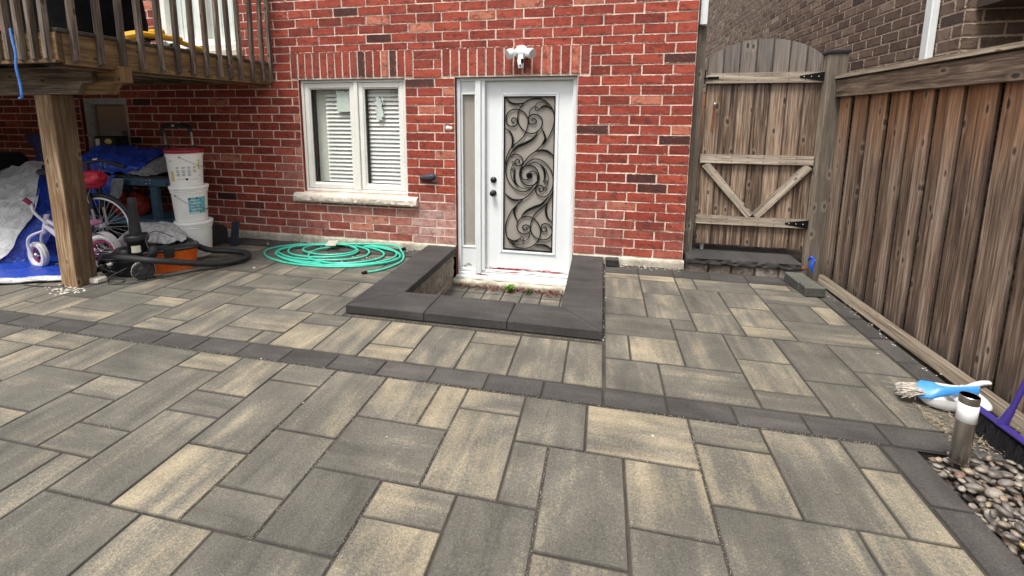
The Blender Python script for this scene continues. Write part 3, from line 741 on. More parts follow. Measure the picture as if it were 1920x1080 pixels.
def rockface(x0,y0,x1,y1,z0,z1,nx,ny_):   # split-face blocks; normal to the right of (x0,y0)->(x1,y1)
    d=Vector((x1-x0,y1-y0,0)); L=d.length; d.normalize(); nn=Vector((d.y,-d.x,0)); P=[]
    for i in range(nx+1):
        s_=L*i/nx; row=[]
        for k in range(ny_+1):
            z=z0+(z1-z0)*k/ny_; jo=min(1,min(abs((s_+.05)%.30-.0),abs((s_+.05)%.30-.30))/.012); jz=min(1,min(abs((z-z0)%.145),abs((z-z0)%.145-.145))/.010)
            h=(noise.noise((s_*14+x0,z*22,y0))*.012+.010)*min(jo,jz)
            row.append(Vector((x0,y0,z))+d*s_+nn*h)
        P.append(row)
    bk.grid(P,(.6,.5,0),0,False)
for args in ((XI0-.045,-.02,XI0-.045,YI-.05),(XI0-.05,YI-.045,XI1+.05,YI-.045),(XI1+.045,YI-.05,XI1+.045,-.02)): 
    x0_,y0_,x1_,y1_=args
    rockface(x1_,y1_,x0_,y0_,-.42,.006,90,24)
# outer foot of the wall, just proud of the paving
bk.box((X0+.03,Y0+.03,-.2),(X1-.03,Y0+.05,.004),.0); bk.box((X0+.03,Y0+.05,-.2),(X0+.05,-.02,.004),0); bk.box((X1-.05,Y0+.05,-.2),(X1-.03,-.02,.004),0)
m_block=mortar_mat('split_face_block',(.10,.085,.07),(.36,.31,.25),14)
put(bk.build('split_face_blocks',m_block),well)
wf=MB(); wf.face([(-1.62,-1.5,-.372),(-.15,-1.5,-.372),(-.15,.1,-.372),(-1.62,.1,-.372)],None,(.5,.5,0),1)
for a in range(7):
    for b_ in range(7):
        if (a,b_) in ((1,6),(2,6)): pass
        x=-1.56+.2*a; y=-1.42+.2*b_+ (.0 if a%2 else .0)
        wf.box((x+.004,y+.004,-.40),(x+.196,y+.196,-.36+rk.uniform(-.002,.002)),.004,(rk.choice([.3,.4,.5,.55]),rk.random(),0),0,jit=.001,rnd=rk)
tag(wf.build('sunken_paving',[m_pav,m_sand]),kind='structure')

# ---------------------------------------------------------------- step at the gate, loose blocks
stp=thing('stone_step','dark stone step with rough split edge below the wooden gate','step',(1.32,-.0,0))
b=MB(); P=[]
for i in range(81):
    x=.835+1.0*i/80; row=[(x,.40,.145)]
    row.append((x,-.06+noise.noise((x*6,1,1))*.006,.147))
    for t in (.1,.35,.6,.85): row.append((x,-.080+noise.noise((x*20,t*5,7))*.014,.145-.068*t))
    row.append((x,-.06,.078)); row.append((x,.40,.078)); P.append(row)
b.grid(P,(.5,.5,0),0,True); b.face(list(reversed(P[0]))); b.face(P[-1]); put(b.build('step_slab',m_cope,sharp=.7),stp)
for k in range(5):
    x0=.845+.205*k; b=MB(); P=[]
    for i in range(17):
        x=x0+.198*i/16; row=[]
        for t in (0,.25,.5,.75,1): row.append((x,-.058+noise.noise((x*24,t*4,2.2))*.012+(.02 if i in(0,16) else 0),-.03+.104*t))
        P.append(row)
    b.grid(P,(.5,.5,0),0,True); b.box((x0,-.035,-.04),(x0+.198,.3,.074),.0); put(b.build('riser_block',m_block if k>2 else mortar_mat('dark_block',(.05,.04,.035),(.2,.16,.13),14)),stp)
def block(name,label,p0,p1,rz,mt,cat='stone block',group=None):
    cx,cyy=(p0[0]+p1[0])/2,(p0[1]+p1[1])/2
    o=MB(); o.box((p0[0]-cx,p0[1]-cyy,p0[2]),(p1[0]-cx,p1[1]-cyy,p1[2]),.008,(.5,.5,0),jit=.003)
    o=o.build(name,mt); o.location=(cx,cyy,0); o.rotation_euler=(0,0,rz); return tag(o,label,cat,group)
m_greyb=paver_mat('grey_green_block',(.07,.072,.06),(.125,.125,.105),(.19,.185,.155),.6)
block('paving_block','loose charcoal block beside the end of the coping, against the house',(.072,-.13,.0),(.198,-.025,.075),.03,m_cope)
block('paving_block','upper of two loose grey blocks, nearest the gate step',(1.675,-.42,.002),(1.83,-.15,.085),.06,m_greyb,group='loose blocks by the gate')
block('paving_block','lower loose grey block in front of its twin, nearest the patio',(1.69,-.55,.002),(1.845,-.43,.085),.04,m_greyb,group='loose blocks by the gate')

# ---------------------------------------------------------------- gate
GY=.20
gate=thing('wooden_gate','weathered round-topped wooden gate with braces beyond the step','gate',(1.44,GY,.2))
gx0_,gx1_=.955,1.945; nb=7; pw=(gx1_-gx0_)/nb; rg=random.Random(14)
def archz(x): t=(x-1.452)/.555; return 1.845+.365*math.sqrt(max(0,1-t*t*.93)) 
for k in range(nb):
    a=gx0_+pw*k+.0035; b_=gx0_+pw*(k+1)-.0035; m=MB(); c=(rg.random(),rg.random(),0); ou=rg.uniform(0,40); n=8; zb=.215+rg.uniform(-.004,.004)
    for yy,rev in ((GY,False),(GY+.02,True)):
        for i in range(n):
            x0_=a+(b_-a)*i/n; x1_=a+(b_-a)*(i+1)/n
            F=[(x0_,yy,zb),(x1_,yy,zb),(x1_,yy,archz(x1_)),(x0_,yy,archz(x0_))]
            uvs=[(p[2]+ou,p[0]+ou) for p in F]
            l2_=[(0,p[0]-(a+b_)/2) for p in F]; m.face(F if not rev else list(reversed(F)), uvs if not rev else list(reversed(uvs)), c, u2=l2_ if not rev else l2_[::-1], h=(9,(b_-a)/2,0))
    for i in range(n):
        x0_=a+(b_-a)*i/n; x1_=a+(b_-a)*(i+1)/n; m.face([(x0_,GY,archz(x0_)),(x1_,GY,archz(x1_)),(x1_,GY+.02,archz(x1_)),(x0_,GY+.02,archz(x0_))],[(0,0)]*4,c)
    for x_ in (a,b_): m.face([(x_,GY,zb),(x_,GY+.02,zb),(x_,GY+.02,archz(x_)),(x_,GY,archz(x_))],[(zb+ou,0),(zb+ou,.02),(2+ou,.02),(2+ou,0)],c)
    put(m.build('board',m_gate),gate)
for z0_,z1_ in ((1.80,1.90),(1.035,1.125),(.425,.515)):
    m=MB(); m.box((gx0_-.02,GY-.036,z0_),(gx1_+.005 if z0_>1.5 else gx1_-.005,GY-.001,z1_),.004,rnd=rg); put(m.build('rail',m_gatel),gate)
for a,b_ in (((.99,1.03),(1.435,.52)),((1.905,1.03),(1.475,.52))):
    m=MB(); m.bar((a[0],GY-.018,a[1]),(b_[0],GY-.018,b_[1]),.08,.032,(0,1,0),ch=.004,rnd=rg); put(m.build('brace',m_gatel),gate)
for z_ in (1.855,.47):
    m=MB(); m.face([(1.955,GY-.040,z_-.045),(1.955,GY-.040,z_+.045),(1.745,GY-.040,z_+.008),(1.745,GY-.040,z_-.008)][::-1]); 
    m.face([(1.955,GY-.037,z_-.045),(1.955,GY-.037,z_+.045),(1.745,GY-.037,z_+.008),(1.745,GY-.037,z_-.008)])
    m.tube([(1.958,GY-.045,z_-.06),(1.958,GY-.045,z_+.06)],.009,10)
    for xx in (1.78,1.84,1.90): m.lathe([(.006,0),(.004,.004),(.001,.005)],8,M=Matrix.Translation((xx,GY-.04,z_))@Matrix.Rotation(rad(90),4,'X'),m=1)
    put(m.build('hinge',[m_black,m_chrome]),gate)
m=MB(); m.box((.955,GY-.040,1.842),(1.055,GY-.037,1.866),.001); m.tube([(.90,GY-.045,1.854),(1.0,GY-.045,1.854)],.006,8); m.tube([(.93,GY-.045,1.80),(.93,GY-.045,1.93)],.005,8)
put(m.build('latch',m_black),gate)
m=MB(); m.tube([(1.04,GY-.012,1.62),(1.04,GY-.03,1.60),(1.04,GY-.012,1.58)],.006,8); m.box((1.03,GY-.004,1.34),(1.05,GY-.001,1.60),.001,m=1)
put(m.build('pull_hook',[m_chrome,plain('rust_stain',(.20,.07,.02),.9)]),gate)
jp=thing('gate_jamb','narrow weathered post fixed to the red brick beside the gate','post',(.87,.12,0))
m=MB(); m.box((.822,.10,.10),(.862,.19,2.37),.004,c=(.3,.4,0)); m.box((.866,.13,.12),(.915,.19,2.33),.004,c=(.6,.6,0)); put(m.build('post',m_gatel),jp)

# ---------------------------------------------------------------- fence
fence=thing('board_fence','tall weathered board fence with thick top rail along the right side','fence',(2.07,-2,0))
fp=MB(); fp.box((1.945,.08,-.05),(2.09,.225,2.045),.006,c=(.2,.6,0)); fo=put(fp.build('post',wood('fence_post_wood',(.10,.08,.06),(.26,.21,.155),(.47,.41,.33),warm=(.26,.16,.085),warmth=-.02)),fence)
m=MB(); m.box((1.932,.067,2.045),(2.103,.238,2.078),.008); o=put(m.build('post_cap',m_blkp),fence); 
ysb=[.06,-.129,-.26,-.392,-.53,-.66,-.79,-.913,-1.04,-1.159,-1.285,-1.408,-1.54,-1.664,-1.79]
rfn=random.Random(31)
while ysb[-1]>-5: ysb.append(ysb[-1]-rfn.uniform(.125,.14))
for k,(a,b_) in enumerate(zip(ysb,ysb[1:])):
    xo=2.050+(.021 if k%2 else 0)+rfn.uniform(-.002,.002); m=MB()
    M=Matrix.Translation((0,(a+b_)/2,0))@Matrix.Rotation(rfn.uniform(-.004,.004),4,'X')@Matrix.Translation((0,-(a+b_)/2,0))
    e=-.001 if k%2 else .006
    m.box((xo,b_+e,.015),(xo+.018,a-e+rfn.uniform(0,.004),1.73),.003,rnd=rfn,M=M); put(m.build('board',m_fence),fence)
m=MB(); m.box((2.012,-5.2,1.662),(2.046,.075,1.815),.005,rnd=rfn); put(m.build('top_rail',m_rail),fence)
m=MB()
P=[]
for i in range(160):
    y=.08-5.2*i/159; o=noise.noise((y*9,3,1))*.006
    P.append([(1.998+o,y,1.826),(1.998+o*.5,y,1.855+o),(2.12,y,1.86),(2.12,y,1.826)])
m.grid(P,(.4,.6,0),0,False,closev=True,uvs=lambda u,v:(u*5.2+9,v*.16)); put(m.build('cap_rail',wood('cap_rail_wood',(.10,.075,.05),(.30,.24,.17),(.55,.48,.38),warm=(.2,.15,.06),warmth=.0)),fence)
m=MB(); m.box((2.09,-5.2,.1),(2.12,.1,.2),.003); m.box((2.09,-5.2,1.70),(2.12,.1,1.80),.003); m.box((2.125,-5.2,-.05),(2.14,.1,1.78),0); put(m.build('back_rails',m_rail),fence)
m=MB()
m.bar((1.990,-.10,.028),(2.022,-2.9,.028),.040,.080,ch=.005,rnd=rfn,jit=.002); put(m.build('kickboard',m_kick),fence)

# ---------------------------------------------------------------- neighbour's house
NX=2.65; NY=-.33
nh=thing('neighbouring_house','brown brick house seen above the gate and fence on the right','house',(5,5,0))
nw=MB(); rn=random.Random(17)
z=.6; n=0
while z<5.2:
    y=NY; f=.12 if n%2 else .27
    while y<11:
        y2=y+f; f=.275
        if y>5 or True: nw.box((NX,y+.007,z+.008),(NX+.02,y2-.007,z+.092),.003,(min(1,max(0,rn.gauss(.5,.22))),rn.random(),0),0,jit=.0015,rnd=rn,ax=1)
        y=y2
    x=NX; f=.27 if n%2 else .12
    while x<5.5:
        x2=x+f; f=.275; nw.box((x+(.0 if x==NX else .007),NY,z+.008),(x2-.007,NY+.02,z+.092),.003,(min(1,max(0,rn.gauss(.35,.2))),rn.random(),0),0,jit=.0015,rnd=rn,ax=0); x=x2
    z+=.100; n+=1
nw.face([(NX+.006,NY+.006,-.05),(NX+.006,11,-.05),(NX+.006,11,5.2),(NX+.006,NY+.006,5.2)],None,(.5,.5,0),1); nw.face([(NX+.006,NY+.006,-.05),(6,NY+.006,-.05),(6,NY+.006,5.2),(NX+.006,NY+.006,5.2)],None,(.5,.5,0),1)
put(nw.build('wall',[m_nbrick,m_nmortar]),nh)
m=MB(); m.box((NX-.065,-.055,-.05),(NX-.008,.035,5.2),.008); put(m.build('downspout',m_white),nh)
m=MB(); m.box((NX+.06,NY-1.3,2.30),(5.5,NY-.01,2.42),.005); m.box((NX+.10,NY-1.25,2.42),(5.5,NY-.012,4.2),.005)
put(m.build('overhang',plain('dark_brown_board',(.06,.04,.03),.8)),nh)
# passage between the houses: dark earth, rubble and far fence
pg=MB(); pg.box((.83,4.0,-.05),(2.64,4.03,1.9),.0); tag(pg.build('passage_fence',m_fence),'dark board fence closing the far end of the side passage','fence')
# ---------------------------------------------------------------- deck
deck=thing('wooden_deck','raised weathered wooden deck with close balusters, upper left','deck',(-6,-1,1.82))
rdk=random.Random(41)
DXE=-3.74; DYF=-2.14
m=MB(); m.box((DXE-.038,DYF+.0345,1.828),(DXE,-.02,2.052),.004,rnd=rdk,c=(.75,.5,0)); put(m.build('fascia',m_fasc),deck)
m=MB(); m.box((-9.2,DYF-.002,1.845),(DXE,DYF+.034,2.05),.004,rnd=rdk); m.box((-9.2,DYF-.022,1.838),(DXE+.002,DYF-.003,1.862),.003,rnd=rdk); put(m.build('fascia',m_fasc),deck)
m=MB(); y=DYF
while y<-.03:
    m.box((-9.2,y+.003,2.052),(DXE+.012,min(y+.137,-.015),2.078),.003,rnd=rdk); y+=.14
put(m.build('deck_boards',m_deck),deck)
for k in range(13):
    x=-4.15-.405*k; m=MB(); m.box((x-.02,DYF+.036,1.86),(x+.02,-.06,2.05),.003,rnd=rdk); put(m.build('joist',m_deck),deck)
m=MB(); m.box((-9.2,-.05,1.84),(DXE-.04,-.012,2.05),.003,rnd=rdk); put(m.build('ledger',m_fasc),deck)
m=MB(); m.box((DXE-.12,-2.1,1.815),(DXE-.045,-.03,1.855),.003,rnd=rdk); put(m.build('nailer',m_fasc),deck)
# doubled beam with a clipped end
for (y0,y1,xe,mt_,cc) in ((-1.80,-1.762,-3.93,m_deck,(.7,.9,0)),(-1.757,-1.66,-3.70,m_fasc,(.9,.6,0))):
    m=MB(); ou=3.3
    for yy,rev in ((y0,0),(y1,1)):
        F=[(-9.2,yy,1.645),(xe-.17,yy,1.645),(xe-.11,yy,1.725),(xe,yy,1.735),(xe,yy,1.856),(-9.2,yy,1.856)]
        uvs=[(p[0]+ou,p[2]*1.0+ou) for p in F]; m.face(F if not rev else F[::-1], uvs if not rev else uvs[::-1], cc)
    F=[(-9.2,1.645),(xe-.17,1.645),(xe-.11,1.725),(xe,1.735),(xe,1.856),(-9.2,1.856)]
    for a,b_ in zip(F,F[1:]+F[:1]): m.face([(a[0],y0,a[1]),(a[0],y1,a[1]),(b_[0],y1,b_[1]),(b_[0],y0,b_[1])],[(a[0],0),(a[0],.04),(b_[0],.04),(b_[0],0)],cc)
    put(m.build('beam',mt_),deck)
m=MB(); m.box((-4.565,-1.795,-.02),(-4.385,-1.622,1.645),.007,c=(.8,.5,0)); put(m.build('post',m_postw),deck)
# balusters: the ones along the side, then the front
def baluster(x,y,ax):
    L=1.25; zb=1.842+rdk.uniform(-.006,.004); tl=(rdk.uniform(-.008,.008),rdk.uniform(-.008,.008)); m=MB()
    Mx=Matrix.Translation((x,y,zb))@Matrix.Rotation(tl[0],4,'X')@Matrix.Rotation(tl[1],4,'Y'); c=(rdk.random(),rdk.random(),0); ou=rdk.uniform(0,40)
    h=.0185; ck=.022
    # foot cut on a slant: outer face is longer at the top
    if ax=='x': pr=[(-h,0),(h,ck),(h,L),(-h,L)]; ext=lambda p,s_: (p[0],s_*h,p[1])
    else: pr=[(h,0),(-h,ck),(-h,L),(h,L)]; ext=lambda p,s_: (s_*h,p[0],p[1])
    for s_ in (-1,1):
        F=[Mx@Vector(ext(p,s_)) for p in pr]; m.face(F,[(p[1]+ou,p[0]+ou) for p in pr],c)
    for a,b_ in zip(pr,pr[1:]+pr[:1]):
        m.face([Mx@Vector(ext(a,-1)),Mx@Vector(ext(a,1)),Mx@Vector(ext(b_,1)),Mx@Vector(ext(b_,-1))],[(a[1]+ou,.0),(a[1]+ou,.037),(b_[1]+ou,.037),(b_[1]+ou,0)],c)
    put(m.build('baluster',m_deck),deck)
for y in (-2.04,-1.865,-1.70,-1.54,-1.37,-1.21,-1.05,-.895,-.745,-.61,-.475,-.30,-.15,-.02): baluster(DXE+.020,y,'x')
x=-3.80
while x>-5.6: baluster(x,DYF-.022,'y'); x-=.118
m=MB(); m.box((DXE-.03,DYF-.02,3.02),(DXE+.06,-.01,3.06),.004,rnd=rdk); m.box((-9.2,DYF-.06,3.02),(DXE-.031,DYF+.03,3.06),.004,rnd=rdk); put(m.build('handrail',m_deck),deck)
# strap
st=thing('blue_strap','thin bright blue strap hanging from the deck balusters','strap',(-4.04,-2.22,1.6))
m=MB(); P=catmull([(-4.045,-2.205,2.07),(-4.035,-2.21,2.0),(-4.015,-2.215,1.90),(-4.012,-2.225,1.80),(-4.005,-2.222,1.70),(-3.998,-2.225,1.63),(-4.005,-2.224,1.60),(-4.03,-2.222,1.592)],6)
m.tube(P,.008,8); put(m.build('cord',plain('blue_webbing',(.06,.22,.62),.6,dirt=.2,scale=60)),st)
# covered grill and yellow gear on the deck
gl=thing('covered_barbecue','black covered barbecue standing on the deck behind the balusters','barbecue',(-4.7,-1.3,2.08))
m=MB(); P=[]
for i in range(15):
    t=i/14; z=2.085+1.15*t; row=[]
    for j in range(28):
        a=2*math.pi*j/28; rx=(.50-.10*t)*(1+.05*noise.noise((math.cos(a)*2,math.sin(a)*2,t*4))); ry=(.40-.07*t)*(1+.08*noise.noise((math.cos(a)*2+5,math.sin(a)*2,t*4)))
        cxx=math.copysign(abs(math.cos(a))**.6,math.cos(a)); syy=math.copysign(abs(math.sin(a))**.6,math.sin(a))
        row.append((-4.72+rx*cxx,-1.25+ry*syy,z))
    P.append(row)
m.grid(P,closev=True); m.face(P[-1]); put(m.build('fabric_cover',plain('black_vinyl_cover',(.003,.003,.004),.9,dirt=.3,scale=8,**{'Specular IOR Level':.08})),gl)
yt=thing('yellow_toy_truck','yellow and black plastic toy lying on the deck behind the balusters','toy',(-4.0,-1.05,2.08))
m_yel=plain('yellow_plastic',(.72,.40,.02),.4,dirt=.2)
m=MB(); m.bar((-4.0,-1.48,2.12),(-3.96,-1.34,2.17),.13,.085,ch=.03); m.bar((-3.95,-1.36,2.175),(-3.92,-.98,2.185),.10,.045,ch=.012); m.bar((-3.92,-1.02,2.17),(-3.90,-.70,2.11),.07,.035,ch=.01); m.bar((-3.94,-1.24,2.20),(-3.94,-1.14,2.225),.09,.06,ch=.012)
put(m.build('body',m_yel),yt)
for k,y in enumerate((-1.28,-1.05,-.80)):
    m=MB(); m.tube([(-4.0,y,2.105),(-3.95,y,2.105)],.028,18); m.tube([(-4.02,y-.02,2.12),(-3.93,y+.09,2.16)],.01,8); put(m.build('wheel',m_rub),yt)
m=MB(); m.tube([(-3.93,-1.15,2.10),(-3.90,-1.13,2.13)],.025,16); put(m.build('hub',m_white),yt)

# ---------------------------------------------------------------- buckets
def bucket(name,label,x,y,z,lidm,extra=None):
    t=thing(name,label,'bucket',(x,y,z),'white buckets stacked by the wall')
    m=MB(); k=(.36-.02)/.34
    m.lathe([(.118,0),(.132,.002),(.135,.01),(.150,.285),(.156,.287),(.158,.292),(.156,.297),(.151,.300),(.157,.302),(.160,.308),(.157,.314),(.152,.318),(.152,.335)],48,ctr=(x,y,z)); put(m.build('body',m_bkt,sharp=.8),t)
    m=MB(); m.lathe([(.153,.318),(.163,.320),(.166,.330),(.166,.347),(.160,.352),(.148,.352),(.146,.345),(.001,.345)],48,ctr=(x,y,z)); put(m.build('lid',lidm,sharp=.9),t)
    return t
def arcpatch(m,x,y,z0,z1,a0,a1,n=12,mi=0,c=(.5,.5,0),off=.0012):
    rr=lambda z:(.135+.015*(z-.01)/.275)+off
    P=[[(x+rr(zz)*math.cos(a0+(a1-a0)*i/n),y+rr(zz)*math.sin(a0+(a1-a0)*i/n),Z0_+zz) for zz in (z0,(z0+z1)/2,z1)] for i in range(n+1)]
    m.grid(P,c,mi)
m_bkt=plain('white_bucket_plastic',(.92,.91,.86),.4,dirt=.06,scale=9)
m_redl=plain('dark_red_lid',(.30,.012,.03),.35,dirt=.1)
m_txt=plain('printed_grey',(.30,.30,.30),.6); m_teal=plain('teal_label',(.16,.50,.56),.5,dirt=.35,scale=30); m_ylab=plain('yellow_label',(.68,.56,.12),.5)
m_dtxt=plain('printed_black',(.03,.03,.03),.6)
m_wire=plain('galvanised_wire',(.35,.34,.32),.4,.9)
BX,BY=-4.235,-.735
VA=math.atan2(-D-BY,0-BX)            # direction from the stack towards the middle of the patio
def handle(t,x,y,z,zs,ze,a0,a1,sag):
    m=MB(); n=18; P=[]
    for i in range(n+1):
        u=i/n; a=a0+(a1-a0)*u; P.append((x+.166*math.cos(a),y+.166*math.sin(a),z+zs+(ze-zs)*u-sag*math.sin(math.pi*u)))
    m.tube(P,.0025,6); 
    for q in (P[0],P[-1]): m.tube([q,(q[0]+.006*math.cos(a0),q[1]+.006*math.sin(a0),q[2])],.009,10)
    put(m.build('wire_handle',m_wire),t)
b1=bucket('bucket','bottom bucket of the stack of three, plain white with black lettering low on its side',BX+.006,BY,0,m_bkt)
b2=bucket('bucket','middle bucket of the stack of three, with a pale teal label',BX-.012,BY,.347,m_bkt)
b3=bucket('bucket','top bucket of the stack of three, with a dark red lid',BX-.03,BY,.694,m_redl)
for t in (b1,b2,b3): t['label']=t['label']
handle(b3,BX-.03,BY,.694,.285,.17,VA-.25,VA+1.15,.01); handle(b2,BX-.012,BY,.347,.27,.12,VA-.75,VA+.9,.02)
Z0_=.694; m=MB(); rt_=random.Random(4)
for row,(z0,z1) in enumerate(((.175,.20),(.135,.165),(.105,.13))):
    for a in range(4 if row<2 else 3):
        for q in range(5 if row else 4):
            zz=z0+(z1-z0)*q/5; arcpatch(m,BX-.03,BY,zz,zz+.0028,VA-.55+a*.32,VA-.55+a*.32+.22*rt_.uniform(.7,1),4)
arcpatch(m,BX-.03,BY,.075,.079,VA-.5,VA+.1,6); arcpatch(m,BX-.03,BY,.068,.071,VA+.2,VA+.7,6); arcpatch(m,BX-.03,BY,.10,.104,VA+.75,VA+.95,4)
put(m.build('printed_text',m_txt),b3)
m=MB(); arcpatch(m,BX-.03,BY,.063,.083,VA-.05,VA+.09,4); arcpatch(m,BX-.03,BY,.245,.250,VA-.95,VA-.75,4); arcpatch(m,BX-.03,BY,.245,.250,VA+.7,VA+.9,4); put(m.build('printed_mark',m_dtxt),b3)
m=MB(); arcpatch(m,BX-.03,BY,.055,.15,VA-.95,VA-.74,6); arcpatch(m,BX-.03,BY,.16,.235,VA+.75,VA+.87,4,off=.0010); put(m.build('yellow_label',m_ylab),b3)
Z0_=.347; m=MB(); arcpatch(m,BX-.012,BY,.085,.245,VA-.12,VA+.95,14); put(m.build('label',m_teal),b2)
m=MB()
for q in range(4): arcpatch(m,BX-.012,BY,.215-.03*q,.222-.03*q,VA+.0,VA+.5+.1*(q%2),8,off=.002)
arcpatch(m,BX-.012,BY,.09,.10,VA-.1,VA+.5,8,off=.002); put(m.build('label_print',m_white),b2)
m=MB(); arcpatch(m,BX-.012,BY,.222,.242,VA-.10,VA+.02,4,off=.002); arcpatch(m,BX-.012,BY,.222,.242,VA+.32,VA+.45,4,off=.002); put(m.build('label_mark',plain('dark_teal',(.03,.10,.13),.5)),b2)
# lettering "ore" on the bottom bucket, wrapped round it
def bent_text(s_,size,xc,yc,zc_,a0,r,mt,parent,name,bold=.004):
    cu_=bpy.data.curves.new(name,'FONT'); cu_.body=s_; cu_.size=size; cu_.offset=bold; cu_.resolution_u=3
    o=bpy.data.objects.new(name,cu_); col.objects.link(o); dg=bpy.context.evaluated_depsgraph_get(); me=bpy.data.meshes.new_from_object(o.evaluated_get(dg)); bpy.data.objects.remove(o)
    for v in me.vertices:
        a=a0+v.co.x/r; v.co=Vector((xc+r*math.cos(a),yc+r*math.sin(a),zc_+v.co.y))
    me.materials.clear(); me.materials.append(mt); o=bpy.data.objects.new(name,me); col.objects.link(o); return put(o,parent)
bent_text('ore',.075,BX+.006,BY,.085,VA-.34,.1425,m_dtxt,b1,'lettering')
Z0_=0; m=MB(); arcpatch(m,BX+.006,BY,.035,.04,VA+.2,VA+.85,8); arcpatch(m,BX+.006,BY,.05,.058,VA-.42,VA-.28,8); put(m.build('printed_line',m_txt),b1)

KB=1.085
for t,z in ((b1,0),(b2,.347),(b3,.694)): t.scale=(KB,KB,KB); t.location.z=z*KB
# ---------------------------------------------------------------- crumpled sheets
def sheet(C,nu,nv,amp,fr,seed,m,mi=0,thick=.004,fold=0,c=(.5,.5,0)):
    """C: rows of control points -> crumpled, slightly thick cloth"""
    ru=[catmull(r,max(1,nu//(len(r)-1))) for r in C]
    colz=[]
    for j in range(len(ru[0])): colz.append(catmull([r[j] for r in ru],max(1,nv//(len(C)-1))))
    P=[]
    for j,cl in enumerate(colz):
        row=[]
        for i,p in enumerate(cl):
            q=p*fr+Vector((seed,seed*.7,0)); n1=noise.noise(q)+.3*abs(noise.noise(q*2.3))*2-.3*.6+.14*noise.noise(q*5.1)
            rd_=1-abs(noise.noise(q*1.3+Vector((9,0,0))))*2
            row.append(p+Vector((noise.noise(q+Vector((3,0,0)))*.6,noise.noise(q+Vector((0,7,0)))*.6,1))*(n1*.6+rd_*.4)*amp)
        P.append(row)
    m.grid(P,c,mi); m.grid([[p-Vector((0,0,thick)) for p in r] for r in reversed(P)],c,mi)
    return P
def cloth(name,base,dark,rough=.35,sc=9,metal=0.,b=.5):
    t=NT(name); v=t.pos(); n1=t.noise(v,sc,5,.7,1.2); cr=t.n('TexVoronoi',{'Vector':t.pos(),'Scale':sc*2.2},feature='DISTANCE_TO_EDGE').outputs['Distance']
    cc=t.ramp(n1,[(.3,dark),(.55,base),(.8,tuple(min(1,q*1.25) for q in base))])
    h=t.math('ADD',n1,t.math('MULTIPLY',t.step(cr,0,.12),.25)); t.bump(h,b,.02)
    return t.out(cc,rough,metal)
m_silv=cloth('silver_tarp',(.46,.46,.46),(.24,.24,.245),.38,7)
m_blue=cloth('blue_tarp',(.018,.062,.42),(.006,.02,.16),.33,8)
m_plas=cloth('grey_plastic_sheet',(.50,.49,.48),(.24,.23,.23),.22,14)
m_navy=cloth('navy_fabric',(.008,.014,.09),(.004,.006,.035),.6,10)
tp=thing('silver_blue_tarp','large tarpaulin, silver on top and blue beneath, draped over a pile at far left','tarpaulin',(-5.9,-1.3,0))
m=MB()
sheet([[(-9.0,-.5,.62),(-8,-.5,.74),(-7.2,-.55,.80),(-6.7,-.60,.91),(-6.40,-.62,.93)],
       [(-9.0,-.9,.55),(-8,-.9,.62),(-6.9,-.9,.72),(-6.25,-.92,.81),(-5.98,-.95,.80)],
       [(-8.6,-1.4,.42),(-7.4,-1.35,.48),(-6.5,-1.3,.54),(-5.95,-1.25,.57),(-5.70,-1.2,.53)],
       [(-8.2,-1.9,.25),(-7.1,-1.8,.26),(-6.3,-1.70,.27),(-5.80,-1.56,.20),(-5.58,-1.50,.20)],
       [(-8.0,-2.1,.03),(-7.0,-2.0,.03),(-6.3,-1.9,.03),(-5.85,-1.72,.03),(-5.68,-1.64,.05)]],70,60,.050,4.2,2.2,m)
put(m.build('silver_side',m_silv),tp)
m=MB()
sheet([[(-6.38,-.62,.92),(-6.1,-.5,.80),(-5.85,-.45,.6)],[(-5.99,-.95,.80),(-5.75,-.80,.62),(-5.62,-.75,.35)],[(-5.73,-1.2,.55),(-5.60,-1.10,.32),(-5.50,-1.05,.12)],[(-5.64,-1.44,.24),(-5.52,-1.32,.12),(-5.45,-1.28,.03)],[(-5.72,-1.56,.03),(-5.6,-1.45,.02),(-5.5,-1.4,.01)]],40,40,.03,4,5.1,m)
sheet([[(-5.60,-1.44,.30),(-5.56,-1.20,.50),(-5.50,-1.10,.50)],[(-5.62,-1.52,.14),(-5.56,-1.38,.24),(-5.48,-1.26,.24)],[(-5.68,-1.62,.03),(-5.58,-1.52,.05),(-5.48,-1.40,.03)]],30,30,.02,5,8.8,m)
put(m.build('blue_side',m_blue),tp)
tg=thing('ground_tarp','bright blue tarp with a pale edge spread flat on the ground under the small bike','tarpaulin',(-5.4,-1.7,0))
m=MB()
P=sheet([[(-7.6,-2.25,.05),(-6.4,-2.1,.05),(-5.5,-1.98,.045),(-4.72,-1.66,.035),(-4.58,-1.56,.02)],[(-7.6,-1.8,.07),(-6.4,-1.75,.07),(-5.5,-1.62,.05),(-4.95,-1.50,.04),(-4.66,-1.46,.03)],[(-7.4,-1.2,.05),(-6.3,-1.1,.05),(-5.6,-1.0,.05),(-5.0,-1.0,.03),(-4.7,-1.1,.02)]],80,26,.014,6,1.1,m)
put(m.build('blue_sheet',m_blue),tg)
m=MB(); E_=[r[0] for r in P]
m.grid([[p+Vector((0,-.004,.004)),p+Vector((.01,-.028,.012)),p+Vector((.014,-.045,-.008)),p+Vector((.01,-.060,-.026))] for p in E_]); m.tube([p+Vector((.02,-.065,-.016)) for p in E_],.010,8)
put(m.build('white_hem',m_silv),tg)
